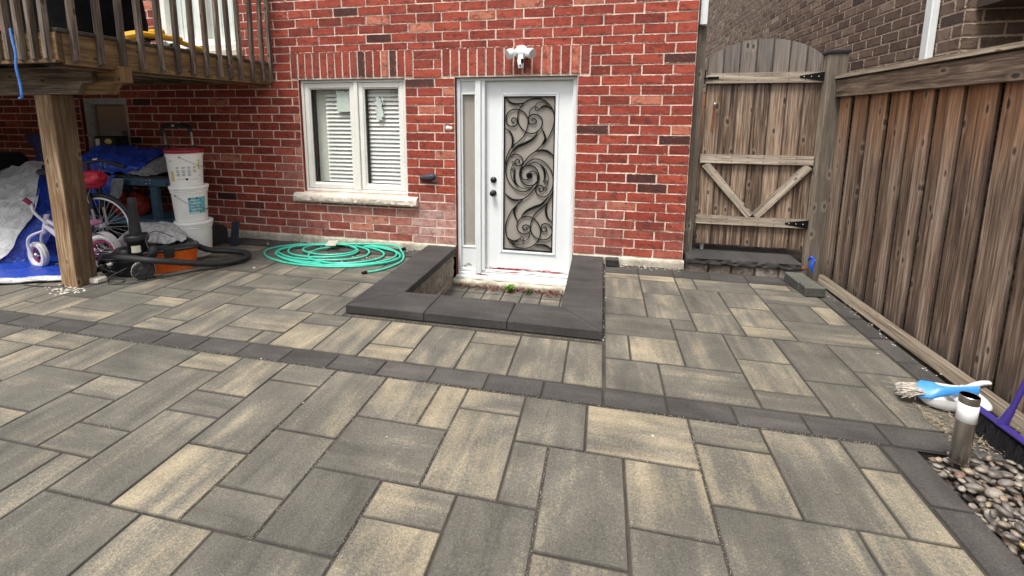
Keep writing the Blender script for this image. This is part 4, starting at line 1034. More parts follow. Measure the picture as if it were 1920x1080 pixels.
# dark pile that the silver sheet covers, navy chair back and dark cushion
dk=thing('navy_chair_back','dark navy fabric chair back standing behind the silver tarp','chair',(-6.6,-.45,0))
m=MB(); m.bar((-6.60,-.48,.0),(-6.56,-.46,.95),.30,.06,(0,1,0),ch=.02); P=[]
for i in range(13):
    t=i/12; w_=.20-.075*math.sin(math.pi*min(1,t*1.25))*(1 if t<.8 else .6); xc=-6.56-.03*t
    if t>.75: w_=.13+.12*(t-.75)/.25
    P.append([(xc-w_-.02,-.50+.02*math.sin(t*7),.92+.34*t),(xc,-.535,.92+.34*t),(xc+w_,-.50,.92+.34*t),(xc+w_,-.44,.92+.34*t),(xc-w_,-.44,.92+.34*t)])
m.grid(P,closev=True); m.face(P[-1]); put(m.build('fabric_back',m_navy),dk)
cs=thing('dark_cushion','round-edged black cushion at the left edge behind the silver tarp','cushion',(-7.4,-.6,1.05))
m=MB(); m.box((-8.4,-.80,.80),(-7.10,-.30,1.02),.07); put(m.build('cushion',plain('black_fabric',(.008,.008,.010),.9)),cs)

# ---------------------------------------------------------------- bicycles
def wheel(parent,c,axis,r,tr,tyrem,rimm,nsp=20,rimw=.012,knob=0,hubm=None,spm=None,name='wheel'):
    c=Vector(c); ax=Vector(axis).normalized(); u=ax.orthogonal().normalized(); v=ax.cross(u)
    if abs(u.z)>abs(v.z): u,v=v,u
    ring=lambda R,o=0,n=56:[c+ax*o+(u*math.cos(2*math.pi*k/n)+v*math.sin(2*math.pi*k/n))*R for k in range(n)]
    m=MB(); m.tube(ring(r-tr),tr,12,closed=True)
    if knob:
        for k in range(44):
            a=2*math.pi*k/44; d=u*math.cos(a)+v*math.sin(a); tn=-u*math.sin(a)+v*math.cos(a)
            for o in (-.55,.0,.55): m.bar(c+d*(r-tr*(.12 if o==0 else .35))+ax*o*tr*1.3-tn*.006,c+d*(r-tr*(.12 if o==0 else .35))+ax*o*tr*1.3+tn*.006,tr*.45,.008,d,ch=.001)
    w_=put(m.build(name,tyrem),parent)
    m=MB(); R=r-2*tr-.002; m.grid([ [c+ax*a+(u*math.cos(2*math.pi*k/56)+v*math.sin(2*math.pi*k/56))*(R-b) for a,b in ((-rimw,0),(-rimw,rimw*1.3),(rimw,rimw*1.3),(rimw,0))] for k in range(56)],closeu=True,closev=True,sm=False); o=put(m.build('rim',rimm),parent); o.parent=w_; o.matrix_parent_inverse=w_.matrix_world.inverted() if 0 else Matrix.Identity(4)
    m=MB(); m.tube([c-ax*.035,c-ax*.03,c+ax*.03,c+ax*.035],[.012,.022,.022,.012],14)
    for k in range(nsp):
        a=2*math.pi*k/nsp; d=u*math.cos(a)+v*math.sin(a); s_=1 if k%2 else -1; a2=a+.35*(1 if k%4<2 else -1); d2=u*math.cos(a2)+v*math.sin(a2)
        m.tube([c+ax*s_*.028+d2*.02,c+d*(R-rimw)],.0014,4,cap=False)
    o=put(m.build('spokes',spm or m_chrome),parent); o.parent=w_; o.matrix_parent_inverse=Matrix.Identity(4)
    return w_
m_wtyre=plain('white_tyre',(.72,.72,.70),.6,dirt=.12,scale=30); m_pink=plain('pink_rim',(.42,.03,.14),.4); m_lpink=plain('light_pink',(.62,.25,.42),.4); m_wfr=plain('lilac_white_paint',(.66,.62,.74),.3,dirt=.08); m_mar=plain('maroon_grip',(.22,.01,.06),.6)
kb=thing('kids_bicycle','small white and pink childrens bicycle with white tyres behind the deck post','bicycle',(-5.0,-1.42,0))
FC=Vector((-5.27,-1.50,.145)); RC=Vector((-4.62,-1.38,.190)); FA=Vector((-.62,.78,0)).normalized()
wheel(kb,FC,(.12,.99,0),.128,.027,m_wtyre,m_pink,14,.010,1)
wheel(kb,RC,(-.18,.98,0),.172,.028,m_wtyre,m_pink,16,.012,0)
m=MB(); ax=Vector((-.18,.98,0)).normalized(); P=[]
for k in range(22):
    a=rad(-5+175*k/21); P.append([RC+Vector((math.cos(a),0,math.sin(a)))*.190+ax*o for o in (-.035,-.02,.02,.035)])
m.grid(P); put(m.build('mudguard',m_wtyre),kb)
m=MB(); hd=Vector((-5.17,-1.47,.44)); 
m.tube(catmull([FC+Vector((-.0,-.05,.0)),FC+Vector((-.03,-.05,.10)),FC+Vector((.0,-.045,.19)),hd+Vector((-.03,-.01,-.06))],5),.013,10); m.tube(catmull([FC+Vector((.0,.05,.0)),FC+Vector((-.01,.05,.10)),FC+Vector((.02,.04,.19)),hd+Vector((-.01,.01,-.06))],5),.013,10)
m.tube([hd+Vector((-.03,0,-.08)),hd+Vector((.035,0,.10))],.020,12); put(m.build('fork',m_wfr),kb)
m=MB(); bb=Vector((-4.95,-1.42,.19)); st_=Vector((-4.83,-1.40,.40))
m.tube([hd+Vector((.0,0,.0)),bb+Vector((0,0,.03))],.024,12); m.tube([hd+Vector((.02,0,.05)),st_-Vector((.02,0,.12))],.017,12); m.tube([bb,st_],.016,12)
for s_ in (-1,1):
    m.tube([bb+Vector((0,.03*s_,0)),RC+Vector((0,.05*s_,0))],.011,8); m.tube([st_+Vector((-.01,.02*s_,-.06)),RC+Vector((0,.05*s_,0))],.011,8)
m.tube([RC-ax*.07,RC+ax*.07],.014,8); put(m.build('frame',m_wfr),kb)
m=MB(); hb=hd+Vector((.05,0,.02)); m.tube(catmull([hb+Vector((-.06,-.08,.21)),hb+Vector((-.055,-.07,.12)),hb+Vector((-.02,-.03,.03)),hb,hb+Vector((.03,.09,.03)),hb+Vector((.03,.17,.12)),hb+Vector((.0,.19,.20))],6),.012,10)
put(m.build('handlebar',m_wtyre),kb)
m=MB(); m.tube([hb+Vector((-.06,-.08,.20)),hb+Vector((-.09,-.11,.25))],.020,12); put(m.build('grip',m_mar),kb); m=MB(); m.tube([hb+Vector((.0,.19,.20)),hb+Vector((-.03,.22,.26))],.020,12); put(m.build('grip',m_mar),kb)
m=MB(); m.bar(st_+Vector((-.02,0,.065)),st_+Vector((.20,0,.075)),.12,.045,ch=.02); m.tube([st_,st_+Vector((.02,0,.06))],.012,8); put(m.build('saddle',m_lpink),kb)
m=MB(); 
m.tube([bb+Vector((0,-.045,0)),bb+Vector((0,-.058,0))],.075,24); m.tube([bb+Vector((0,-.05,0)),RC+Vector((0,-.06,0))],[.06,.035],12); put(m.build('chain_guard',m_lpink),kb)
m=MB(); m.tube([bb+Vector((0,-.07,0)),bb+Vector((.07,-.075,-.08))],.009,8); m.box((-4.95,-1.58,.09),(-4.87,-1.49,.11),.005); put(m.build('pedal',m_rub),kb)

ab=thing('adult_bicycle','larger dark bicycle with thin white rim and suspension fork behind the small bike','bicycle',(-5.2,-1.0,0))
AC=Vector((-5.04,-1.06,.345)); wheel(ab,AC,(-.20,.98,0),.345,.022,m_rub,plain('pale_rim',(.82,.82,.80),.35),32,.012,0,None,plain('bright_spokes',(.75,.75,.73),.3))
m=MB(); A0=Vector((-5.14,-1.05,.87))
for s_ in (-1,1):
    m.tube([AC+Vector((.0,.055*s_,0)),AC.lerp(A0,.42)+Vector((0,.055*s_,0))],.015,10,m=1); m.tube([AC.lerp(A0,.35)+Vector((0,.055*s_,0)),AC.lerp(A0,.86)+Vector((0,.055*s_,0))],.024,12)
m.tube([AC.lerp(A0,.84)+Vector((0,-.07,0)),AC.lerp(A0,.84)+Vector((0,.07,0))],.026,12); m.tube([AC.lerp(A0,.84),A0],.020,12)
put(m.build('suspension_fork',[m_blkp,m_chrome]),ab)
m=MB(); B0=Vector((-5.62,-.98,.32)); S0=Vector((-5.78,-.98,.80)); RW=Vector((-6.05,-.96,.335))
m.tube([A0-Vector((-.01,0,.08)),B0],.026,12); m.tube([A0-Vector((0,0,.02)),S0-Vector((0,0,.06))],.022,12); m.tube([B0,S0],.020,12); m.tube([B0,RW],.014,8); m.tube([S0,RW],.012,8); put(m.build('frame',plain('dark_blue_frame',(.02,.03,.07),.3)),ab)
wheel(ab,RW,(.12,1,0),.335,.022,m_rub,plain('pale_rim_rear',(.5,.5,.5),.35),32,.010)
m=MB(); m.tube([A0,A0+Vector((.0,0,.12))],.016,10); hc=A0+Vector((0,0,.13)); m.tube(catmull([hc+Vector((-.22,-.12,.07)),hc+Vector((-.10,-.05,.05)),hc,hc+Vector((.12,.06,.02)),hc+Vector((.24,.12,-.03))],6),.014,10); put(m.build('handlebar',m_blkp),ab)
m=MB(); m.tube([hc+Vector((.16,.08,.0)),hc+Vector((.29,.14,-.05))],.020,12); m.tube([hc+Vector((.12,.05,-.01)),hc+Vector((.20,.0,-.06))],.007,6); put(m.build('grip',m_rub),ab)
m=MB(); m.tube([hc+Vector((.05,.02,.03)),hc+Vector((.09,.04,.035))],.014,10); m.tube([A0+Vector((.02,-.06,.10)),A0+Vector((.03,-.10,.10))],.02,10)
m.tube(catmull([hc+Vector((.15,.05,0)),hc+Vector((.18,-.05,-.10)),A0+Vector((.06,-.08,-.2)),AC+Vector((-.02,-.08,.25))],6),.004,6); put(m.build('lamp_and_cables',m_chrome),ab)
m=MB(); m.bar(S0+Vector((-.12,0,.08)),S0+Vector((.14,0,.07)),.13,.06,ch=.025); m.tube([S0,S0+Vector((0,0,.06))],.013,8); put(m.build('saddle',m_rub),ab)
rg_=thing('red_bag','crumpled bright red bag hanging on the bicycle handlebars','bag',(-5.1,-1.12,.75))
m=MB(); P=[]
for i in range(19):
    t=i/18; row=[]
    for j in range(28):
        a=2*math.pi*j/28; rx=.155*math.sin(math.pi*(.08+.84*t))**.6; q=Vector((t*3,math.cos(a)*1.5,math.sin(a)*1.5)); d=1+.30*noise.noise(q*1.3)+.14*noise.noise(q*3.7)
        row.append(Vector((-5.21+.35*t,-1.13,.78+.11*t))+Vector((-.05*math.sin(a),.085*math.cos(a),.070*math.sin(a)))*(rx/.155)*d*1.15)
    P.append(row)
m.grid(P,closev=True); m.face(P[0]); m.face(P[-1]); m_red=cloth('red_nylon',(.62,.02,.05),(.22,.004,.015),.4,14); put(m.build('bag_body',m_red),rg_)
m=MB(); m.tube(catmull([(-5.20,-1.235,.77),(-5.14,-1.25,.80),(-5.05,-1.245,.86),(-4.97,-1.22,.90)],6),.006,6); put(m.build('white_piping',m_white),rg_)
# ---------------------------------------------------------------- workbench, what lies on and under it
wbn=thing('steel_workbench','blue grey steel workbench with bolted legs under the blue tarp','workbench',(-5.2,-.45,0))
m_stl=plain('blue_grey_steel',(.055,.125,.175),.45,dirt=.25,scale=14)
m=MB(); m.box((-5.95,-.60,.70),(-4.70,-.565,.79),.004); m.box((-5.95,-.12,.70),(-4.70,-.085,.79),.004); m.box((-4.755,-.565,.70),(-4.722,-.12,.79),.003); m.box((-5.97,-.62,.79),(-4.70,-.07,.815),.004,m=1); put(m.build('top_frame',[m_stl,plain('dark_board',(.035,.03,.028),.7)]),wbn)
for x in (-4.98,-5.90):
    for y in (-.555,-.135):
        m=MB(); m.box((x,y,0),(x+.09,y+.008,.70),.002); m.box((x+.082,y+.008,0),(x+.09,y+.05,.70),.002)
        m.box((x-.015,y-.049,.20),(x+.1,y-.045,.22),.0) if 0 else None
        put(m.build('leg',m_stl),wbn)
m=MB()
for (x,z) in ((-4.965,.725),(-4.915,.725),(-4.965,.765),(-4.915,.765),(-5.62,.735),(-5.62,.765)): m.lathe([(.011,0),(.010,.006),(.001,.008)],8,M=Matrix.Translation((x,-.60,z))@Matrix.Rotation(rad(90),4,'X'))
for x in(-4.96,-4.91): m.lathe([(.009,0),(.008,.006),(.001,.008)],8,M=Matrix.Translation((x,-.575,.27))@Matrix.Rotation(rad(90),4,'X'))
put(m.build('bolts',m_chrome),wbn)
m=MB(); m.box((-5.95,-.575,.23),(-4.70,-.560,.31),.003); m.box((-5.93,-.56,.295),(-4.74,-.12,.312),.002); put(m.build('lower_shelf',m_stl),wbn)
bt=thing('blue_tarp_bundle','bunched blue tarp with silver end heaped on the workbench','tarpaulin',(-5.3,-.5,.82))
m=MB()
sheet([[(-6.1,-.12,.90),(-5.8,-.15,1.06),(-5.45,-.12,1.05),(-5.1,-.12,1.02),(-4.90,-.15,1.00)],[(-6.08,-.34,.98),(-5.78,-.36,1.12),(-5.48,-.34,1.08),(-5.15,-.36,1.02),(-4.93,-.36,1.03)],[(-6.02,-.55,.92),(-5.75,-.62,1.00),(-5.45,-.64,.97),(-5.15,-.64,.90),(-4.95,-.62,.92)],[(-5.98,-.66,.76),(-5.7,-.70,.80),(-5.45,-.68,.84),(-5.2,-.66,.83),(-5.0,-.66,.84)]],60,40,.075,6.5,4.4,m)
sheet([[(-5.98,-.62,.80),(-5.75,-.66,.82),(-5.52,-.66,.83),(-5.34,-.64,.80)],[(-6.0,-.66,.60),(-5.72,-.70,.62),(-5.55,-.69,.62),(-5.36,-.66,.62)],[(-5.98,-.64,.42),(-5.75,-.68,.40),(-5.6,-.67,.46),(-5.42,-.64,.50)]],40,30,.06,8,7.7,m)
put(m.build('blue_folds',m_blue),bt)
m=MB(); sheet([[(-4.96,-.15,1.0),(-4.86,-.17,.98),(-4.72,-.2,.86)],[(-4.99,-.38,1.02),(-4.85,-.38,1.0),(-4.72,-.40,.86)],[(-5.05,-.62,.90),(-4.90,-.63,.90),(-4.74,-.60,.85)],[(-5.15,-.665,.84),(-4.95,-.665,.83),(-4.78,-.64,.825)]],30,30,.022,9,3.3,m)
sheet([[(-5.36,-.665,.78),(-5.27,-.665,.78),(-5.2,-.66,.78)],[(-5.42,-.68,.52),(-5.32,-.68,.54),(-5.24,-.67,.60)]],16,16,.012,9,6.1,m)
put(m.build('silver_end',cloth('shaded_silver_tarp',(.24,.24,.23),(.09,.09,.09),.35,9)),bt)  # silver tarp copy with the shade under the deck put into its colour
ob=thing('orange_bag','crumpled orange red bag under the workbench','bag',(-5.45,-.4,.24))
m=MB(); 
for cx0,rx in ((-5.56,.12),(-5.36,.14)):
    P=[]
    for i in range(13):
        t=i/12; P.append([Vector((cx0,-.42,.315))+Vector((rx*math.cos(a)*math.sin(math.pi*(.2+.7*t)),.12*math.sin(a)*math.sin(math.pi*(.2+.7*t)),.25*t))*(1+.2*noise.noise((math.cos(a)*2,math.sin(a)*2,t*3+cx0))) for a in [2*math.pi*k/20 for k in range(20)]])
    m.grid(P,closev=True); m.face(P[-1])
put(m.build('bag_body',cloth('orange_red_fabric',(.40,.045,.015),(.16,.01,.005),.6,12)),ob)
bx=thing('battery_case','small black equipment case with a yellow badge on top of the blue tarp','case',(-5.62,-.22,1.10))
m=MB(); m.box((-6.02,-.32,1.05),(-5.70,-.15,1.23),.012); put(m.build('case_body',plain('matt_black_case',(.006,.006,.007),.7)),bx)
m=MB(); m.lathe([(.055,0),(.05,.004),(.001,.005)],20,M=Matrix.Translation((-5.80,-.322,1.17))@Matrix.Rotation(rad(90),4,'X')@Matrix.Scale(.6,4,(0,1,0))); put(m.build('badge',m_ylab),bx)
m=MB(); m.box((-5.99,-.325,1.09),(-5.93,-.321,1.20),.001); m.box((-5.88,-.34,1.05),(-5.71,-.325,1.075),.002); put(m.build('label',m_cream),bx)
gr2=MB(); gr2.tube([(-6.35,-.16,1.24),(-5.98,-.10,1.06)],.014,8); o=gr2.build('grey_pipe',m_chrome); tag(o,'thin grey pipe leaning below the basement window','pipe')
# hand truck
ht=thing('hand_truck','black and silver folding hand truck leaning on the brick behind the buckets','hand truck',(-4.7,-.35,0))
m=MB()
for x0,x1 in ((-4.80,-5.04),(-4.44,-4.66)):
    m.tube([(x0+.03,-.42,.10),(x0-.08,-.35,.75)],.019,12); m.tube([(x0-.08,-.35,.74),(x1-.0,-.25,1.29)],.014,12)
put(m.build('side_tubes',m_chrome),ht)
for x0,x1 in ((-4.80,-5.04),(-4.44,-4.66)):
    m=MB(); a=Vector((x0-.08,-.35,.75)); b_=Vector((x1,-.25,1.29)); m.tube([a.lerp(b_,.62),a.lerp(b_,.72)],.026,12); m.tube([a.lerp(b_,-.03),a.lerp(b_,.05)],.026,12); put(m.build('clamp',m_blkp),ht)
m=MB(); m.tube(catmull([(-5.07,-.25,1.27),(-5.075,-.245,1.33),(-5.02,-.24,1.36),(-4.73,-.24,1.36),(-4.68,-.245,1.33),(-4.675,-.25,1.27)],5),.024,12); m.box((-4.94,-.27,1.345),(-4.83,-.21,1.385),.01)
put(m.build('folding_handle',m_blkp),ht)
m=MB(); m.box((-4.80,-.50,.02),(-4.34,-.30,.04),.004); put(m.build('toe_plate',m_blkp),ht)
m=MB(); m.box((-5.02,-.34,.60),(-4.50,-.32,.66),.004); put(m.build('cross_bar',m_blkp),ht)
m=MB(); m.box((-5.0,-.33,.76),(-4.52,-.31,.80),.004); put(m.build('cross_bar',m_blkp),ht)
m=MB(); m.lathe([(.009,0),(.009,.005)],8,M=Matrix.Translation((-4.885,-.272,1.365))@Matrix.Rotation(rad(90),4,'X')); m.box((-4.90,-.275,1.355),(-4.87,-.271,1.378),.001); put(m.build('white_badge',m_white),ht)
for x in (-4.86,-4.30):
    m=MB(); m.tube([(x-.02,-.36,.12),(x+.02,-.36,.12)],.12,24); put(m.build('wheel',m_rub),ht)
dkb=thing('dark_bin','dark blue grey board leaning beside the bucket stack','board',(-4.05,-.32,0))
m=MB(); m.bar((-4.10,-.36,0),(-4.14,-.26,.26),.10,.02,(0,1,0)); put(m.build('panel',plain('dark_slate_board',(.02,.03,.045),.6)),dkb)

# ---------------------------------------------------------------- vacuum and its hose
vac=thing('shop_vacuum','black and orange workshop vacuum with coiled cord, wheels and long black hose','vacuum cleaner',(-4.1,-1.2,0))
m_org=plain('orange_plastic',(.78,.14,.012),.38,dirt=.12,scale=20)
m=MB(); c0=Vector((-4.08,-1.19,-.03)); Rz=Matrix.Translation(c0)@Matrix.Rotation(rad(48),4,'Z')@Matrix.Diagonal((1.0,.92,.88,1))
# orange tub: ribbed tapered box, long axis towards the wall
P=[]; n=64
for z,s_ in ((.03,.86),(.06,.90),(.25,1.0),(.26,1.03),(.28,1.03)):
    row=[]
    for k in range(n):
        a=2*math.pi*k/n; cx0=math.copysign(abs(math.cos(a))**.35,math.cos(a)); sy0=math.copysign(abs(math.sin(a))**.35,math.sin(a))
        rib=1-.035*(.5+.5*math.cos(k*math.pi*2/4)) if .05<z<.255 else 1
        row.append(Rz@Vector((.24*cx0*s_*rib,.145*sy0*s_*rib,z)))
    P.append(row)
m.grid([r[::-1] for r in P],closev=True); m.face(P[0]); put(m.build('orange_tub',m_org,sharp=.7),vac)
m=MB(); P=[]
for z,s_ in ((.262,1.0),(.262,1.06),(.280,1.07),(.290,1.02),(.30,.9),(.31,.7),(.312,.3)):
    P.append([Rz@Vector((.24*math.copysign(abs(math.cos(2*math.pi*k/n))**.4,math.cos(2*math.pi*k/n))*s_,.145*math.copysign(abs(math.sin(2*math.pi*k/n))**.4,math.sin(2*math.pi*k/n))*s_,z)) for k in range(n)])
m.grid([r[::-1] for r in P],closev=True); m.face(P[-1])
m.box((-.03,-.165,.20),(.05,-.15,.31),.006,M=Rz); put(m.build('lid',m_blkp),vac)
m=MB(); V0=Vector((-4.25,-1.37,-.02)); MV=Matrix.Rotation(rad(15),4,'Z')@Matrix.Diagonal((1.3,.92,1,1)); m.lathe([(.12,.02),(.145,.04),(.15,.16),(.16,.165),(.16,.185),(.15,.19),(.13,.21),(.06,.22)],40,ctr=V0,M=MV); m.lathe([(.09,.19),(.085,.245),(.02,.25)],28,ctr=(-4.34,-1.38,0)); m.bar((-4.40,-1.42,.21),(-4.12,-1.38,.21),.05,.03,ch=.008); put(m.build('motor_drum',m_blkp),vac)
m=MB(); m.lathe([(.075,.20),(.078,.39),(.092,.395),(.096,.41),(.096,.44),(.088,.452),(.06,.455)],28,ctr=(-4.18,-1.40,-.06)); put(m.build('filter_collar',m_blkp),vac)
m=MB(); m.lathe([(.050,.44),(.032,.72),(.034,.73),(.034,.79),(.028,.795)],28,ctr=(-4.20,-1.39,-.06)); put(m.build('nozzle_tube',m_rub),vac)
m=MB(); P=[[(-4.18+.080*math.cos(a),-1.40+.080*math.sin(a),z) for z in (.235,.30)] for a in [VA-.55+k*.1 for k in range(10)]]; m.grid(P); put(m.build('white_label',m_cream),vac)
for (cw,axw,rw) in ((Vector((-4.03,-1.49,.088)),Vector((.75,-.66,0)),.086),(Vector((-4.36,-1.42,.085)),Vector((-.8,-.6,0)),.075)):
    axw=axw.normalized(); m=MB(); m.tube([cw-axw*.035,cw-axw*.03,cw+axw*.022,cw+axw*.026],[rw*.9,rw,rw,rw*.9],28); m.tube([cw+axw*.026,cw+axw*.034],[rw*.45,rw*.40],16)
    u_=Vector((0,0,1)); v_=axw.cross(u_)
    for k in range(6):
        a=k*math.pi/3; d=u_*math.cos(a)+v_*math.sin(a); m.bar(cw+axw*.028+d*.02,cw+axw*.028+d*rw*.85,.016,.008,axw)
    for k in range(20):
        a=k*math.pi/10; d=u_*math.cos(a)+v_*math.sin(a); m.bar(cw-axw*.034+d*(rw+.0015),cw+axw*.021+d*(rw+.0015),.019,.005,d,m=1)
    put(m.build('wheel',[m_rub,plain('grey_tread',(.42,.40,.37),.7)]),vac)
m=MB()
pts=[(-4.46,-1.50,.05),(-4.55,-1.46,.09),(-4.52,-1.47,.15),(-4.38,-1.50,.185),(-4.18,-1.52,.20),(-3.95,-1.47,.18),(-3.78,-1.28,.11),(-3.64,-1.08,.05),(-3.54,-.92,.042),(-3.54,-.78,.045),(-3.66,-.70,.05),(-3.82,-.72,.06),(-3.96,-.82,.09),(-4.02,-.92,.16),(-4.00,-1.02,.24)]
pts=catmull(pts,22); rr2=[.0275+.003*(i%2) for i in range(len(pts))]; m.tube(pts,rr2,14); put(m.build('hose',m_rub),vac)
m=MB(); m.lathe([(.04,0),(.055,.0),(.06,.05),(.045,.06),(.001,.055)],24,M=Matrix.Translation((-4.02,-1.36,.22))@Matrix.Rotation(rad(70),4,'X')@Matrix.Rotation(rad(-30),4,'Y')); put(m.build('inlet_port',m_rub),vac)
m=MB()
rc=random.Random(9)
for k in range(9):
    c0=Vector((-4.42+rc.uniform(-.04,.10),-1.50+rc.uniform(-.03,.08),.02+.02*k)); a0=rc.random()*6; R1=rc.uniform(.08,.17); tl=rc.uniform(-.5,.9)
    P=[c0+Vector((R1*math.cos(a0+t*.45),R1*.6*math.sin(a0+t*.45),max(-.01,R1*.7*tl*math.sin(a0+t*.45+1)+.02+.004*t))) for t in range(15)]
    m.tube(catmull([(p.x,p.y,max(.006,p.z)) for p in P],4),.0042,6)
m.tube(catmull([(-4.30,-1.62,.006),(-4.20,-1.66,.006),(-4.14,-1.60,.006),(-4.2,-1.55,.01),(-4.33,-1.58,.02),(-4.5,-1.70,.03),(-4.58,-1.83,.01),(-4.9,-1.86,.006)],8),.0042,6)
m.tube(catmull([(-4.0,-1.20,.33),(-4.02,-1.35,.42),(-4.05,-1.42,.36),(-3.99,-1.45,.28)],6),.004,6)
m.tube(catmull([(-4.2,-1.5,.10),(-4.28,-1.60,.04),(-4.22,-1.66,.008),(-4.05,-1.62,.008),(-3.9,-1.42,.006),(-3.75,-1.16,.006),(-3.62,-1.12,.006),(-3.68,-1.05,.006),(-3.80,-1.04,.006)],8),.0042,6)
put(m.build('power_cord',plain('dark_cord',(.04,.038,.036),.5)),vac)
ps=thing('plastic_sheet','crumpled grey translucent plastic sheet heaped behind the vacuum','plastic sheet',(-4.5,-.95,0))
m=MB(); sheet([[(-5.02,-.80,.10),(-4.80,-.80,.24),(-4.55,-.82,.33),(-4.32,-.84,.33),(-4.14,-.86,.18)],[(-4.95,-.98,.16),(-4.74,-.98,.30),(-4.50,-.98,.37),(-4.26,-.98,.37),(-4.06,-.98,.26)],[(-4.82,-1.15,.16),(-4.62,-1.15,.28),(-4.42,-1.14,.33),(-4.18,-1.12,.34),(-3.99,-1.08,.27)],[(-4.72,-1.27,.08),(-4.56,-1.27,.17),(-4.38,-1.25,.24),(-4.20,-1.23,.27),(-4.04,-1.20,.245)]],60,50,.055,9,1.9,m); put(m.build('sheet',m_plas),ps)

# ---------------------------------------------------------------- garden hose
gh=thing('garden_hose','flat coil of turquoise garden hose on the paving against the house','hose',(-2.8,-.4,0))
rh=random.Random(12); P=[]; n=0
loops=[(-2.80,-.42,.78,.40),(-2.84,-.40,.62,.34),(-2.92,-.38,.52,.30),(-2.72,-.44,.70,.36),(-2.95,-.36,.40,.25),(-2.55,-.42,.48,.34),(-2.88,-.33,.30,.20)]
a=2.4
for (cx0,cy0,rx,ry) in loops:
    for k in range(12):
        P.append((cx0+rx*math.cos(a)+rh.uniform(-.008,.008),cy0+ry*math.sin(a)+rh.uniform(-.008,.008),.011+.0035*(len(P)//12)+rh.uniform(0,.004))); a+=2*math.pi/12
P+= [(-2.3,-.06,.05),(-2.08,-.22,.03),(-1.97,-.45,.014),(-1.99,-.66,.014),(-2.06,-.80,.014),(-2.14,-.875,.014)]
m=MB(); m.tube(catmull(P,5),.0108,10); put(m.build('hose_tube',plain('turquoise_rubber',(.055,.50,.36),.35,dirt=.12,scale=25)),gh)
m=MB(); e=Vector((-2.14,-.875,.014)); d=Vector((-.08,-.075,0)).normalized(); m.tube([e,e+d*.03,e+d*.031,e+d*.05],[.015,.015,.012,.012],12); m.tube([(-2.09,-.20,.05),(-2.06,-.17,.055)],.017,12); put(m.build('coupling',m_black),gh)
m=MB(); m.bar((-2.99,-.22,.065),(-2.86,-.22,.075),.09,.012,(0,-.5,1),ch=.003); put(m.build('paper_tag',plain('faded_card',(.45,.44,.36),.8)),gh)

# ---------------------------------------------------------------- post foot rubble, chips on the paving
dbx=MB(); rx_=random.Random(6)
def chip(mb,x,y,z,s_,rnd):
    pts=[Vector((x+s_*rnd.uniform(.5,1)*math.cos(a),y+s_*rnd.uniform(.4,.9)*math.sin(a),z)) for a in [k*1.05 for k in range(6)]]; t=Vector((x,y,z+s_*rnd.uniform(.3,.6)))
    for a,b_ in zip(pts,pts[1:]+pts[:1]): mb.face([a,b_,t],None,(rnd.random(),.5,0),0)
for k in range(46): chip(dbx,-4.44+rx_.gauss(0,.11),-1.87+rx_.gauss(0,.05),.001,rx_.uniform(.006,.022),rx_)
dbx.box((-4.42,-1.70,.0),(-4.30,-1.60,.05),.01,jit=.008)
o=dbx.build('mortar_rubble',mortar_mat('pale_mortar_crumbs',(.25,.22,.18),(.66,.62,.54),20)); tag(o,'broken pale mortar crumbs round the foot of the deck post','rubble',kind='stuff')
ch=MB()
for x,y,s_ in ((-3.30,-.98,.022),(-3.62,-.42,.020),(-3.78,-.20,.016),(-3.45,-.25,.014),(-3.9,-.35,.012),(-3.98,-.60,.012),(-.93,-2.92,.009),(.28,-2.63,.011),(-2.0,-2.45,.008),(1.41,-.50,.008),(1.75,-1.5,.010),(-1.47,-2.78,.006),(.83,-3.4,.006)): chip(ch,x,y,.001,s_,rx_)
for k in range(90): chip(ch,rx_.uniform(-3.9,-1.9),-.03-abs(rx_.gauss(0,.05)),.001,rx_.uniform(.004,.014),rx_)
for k in range(30): chip(ch,rx_.uniform(-2.9,-2.2),-.35-abs(rx_.gauss(0,.08)),.001,rx_.uniform(.004,.018),rx_)
for k in range(70): chip(ch,rx_.uniform(.06,.8),-.03-abs(rx_.gauss(0,.04)),.001,rx_.uniform(.004,.012),rx_)
for k in range(60): chip(ch,.055+rx_.gauss(0,.008),rx_.uniform(-1.75,-.1),.001,rx_.uniform(.003,.009),rx_)
for k in range(60): chip(ch,1.93+rx_.gauss(0,.03),rx_.uniform(-2.2,-.1),.001,rx_.uniform(.003,.009),rx_)
o=ch.build('mortar_chips',bpy.data.materials['pale_mortar_crumbs']); tag(o,'scattered pale mortar chips on the paving','rubble',kind='stuff')

# ---------------------------------------------------------------- weeds and leaf litter in the sunken entry
m_leaf=plain('fresh_green_leaf',(.16,.30,.04),.5,dirt=.3,scale=60); m_dry=plain('dry_brown_leaf',(.13,.065,.04),.8,dirt=.4,scale=60); m_rdl=plain('reddish_litter',(.22,.03,.03),.8,dirt=.3,scale=50)
def leafblade(mb,p,d,l,w_,m=0):
    d=Vector(d).normalized(); s_=d.cross(Vector((0,0,1))); s_=s_.normalized() if s_.length>.01 else Vector((1,0,0)); p=Vector(p)
    mb.face([p,p+d*l*.45+s_*w_,p+d*l-Vector((0,0,l*.15)),p+d*l*.45-s_*w_],None,(.5,.5,0),m)
def weed(x,y,z,r,n,label,mt):
    t=thing('weed_plant',label,'weed',(x,y,z)); m=MB()
    for k in range(n):
        a=rx_.uniform(0,6.28); e=rx_.uniform(.1,1.3); h=rx_.uniform(.1,.9)*r
        leafblade(m,(x+rx_.gauss(0,r*.22),y+rx_.gauss(0,r*.22),z+h*.8),(math.cos(a)*math.cos(e),math.sin(a)*math.cos(e),math.sin(e)),rx_.uniform(.3,.6)*r,r*.15)
    put(m.build('leaves',mt),t)
weed(-.905,-.12,-.36,.085,130,'bright green weed tuft below the white door sill',m_leaf)
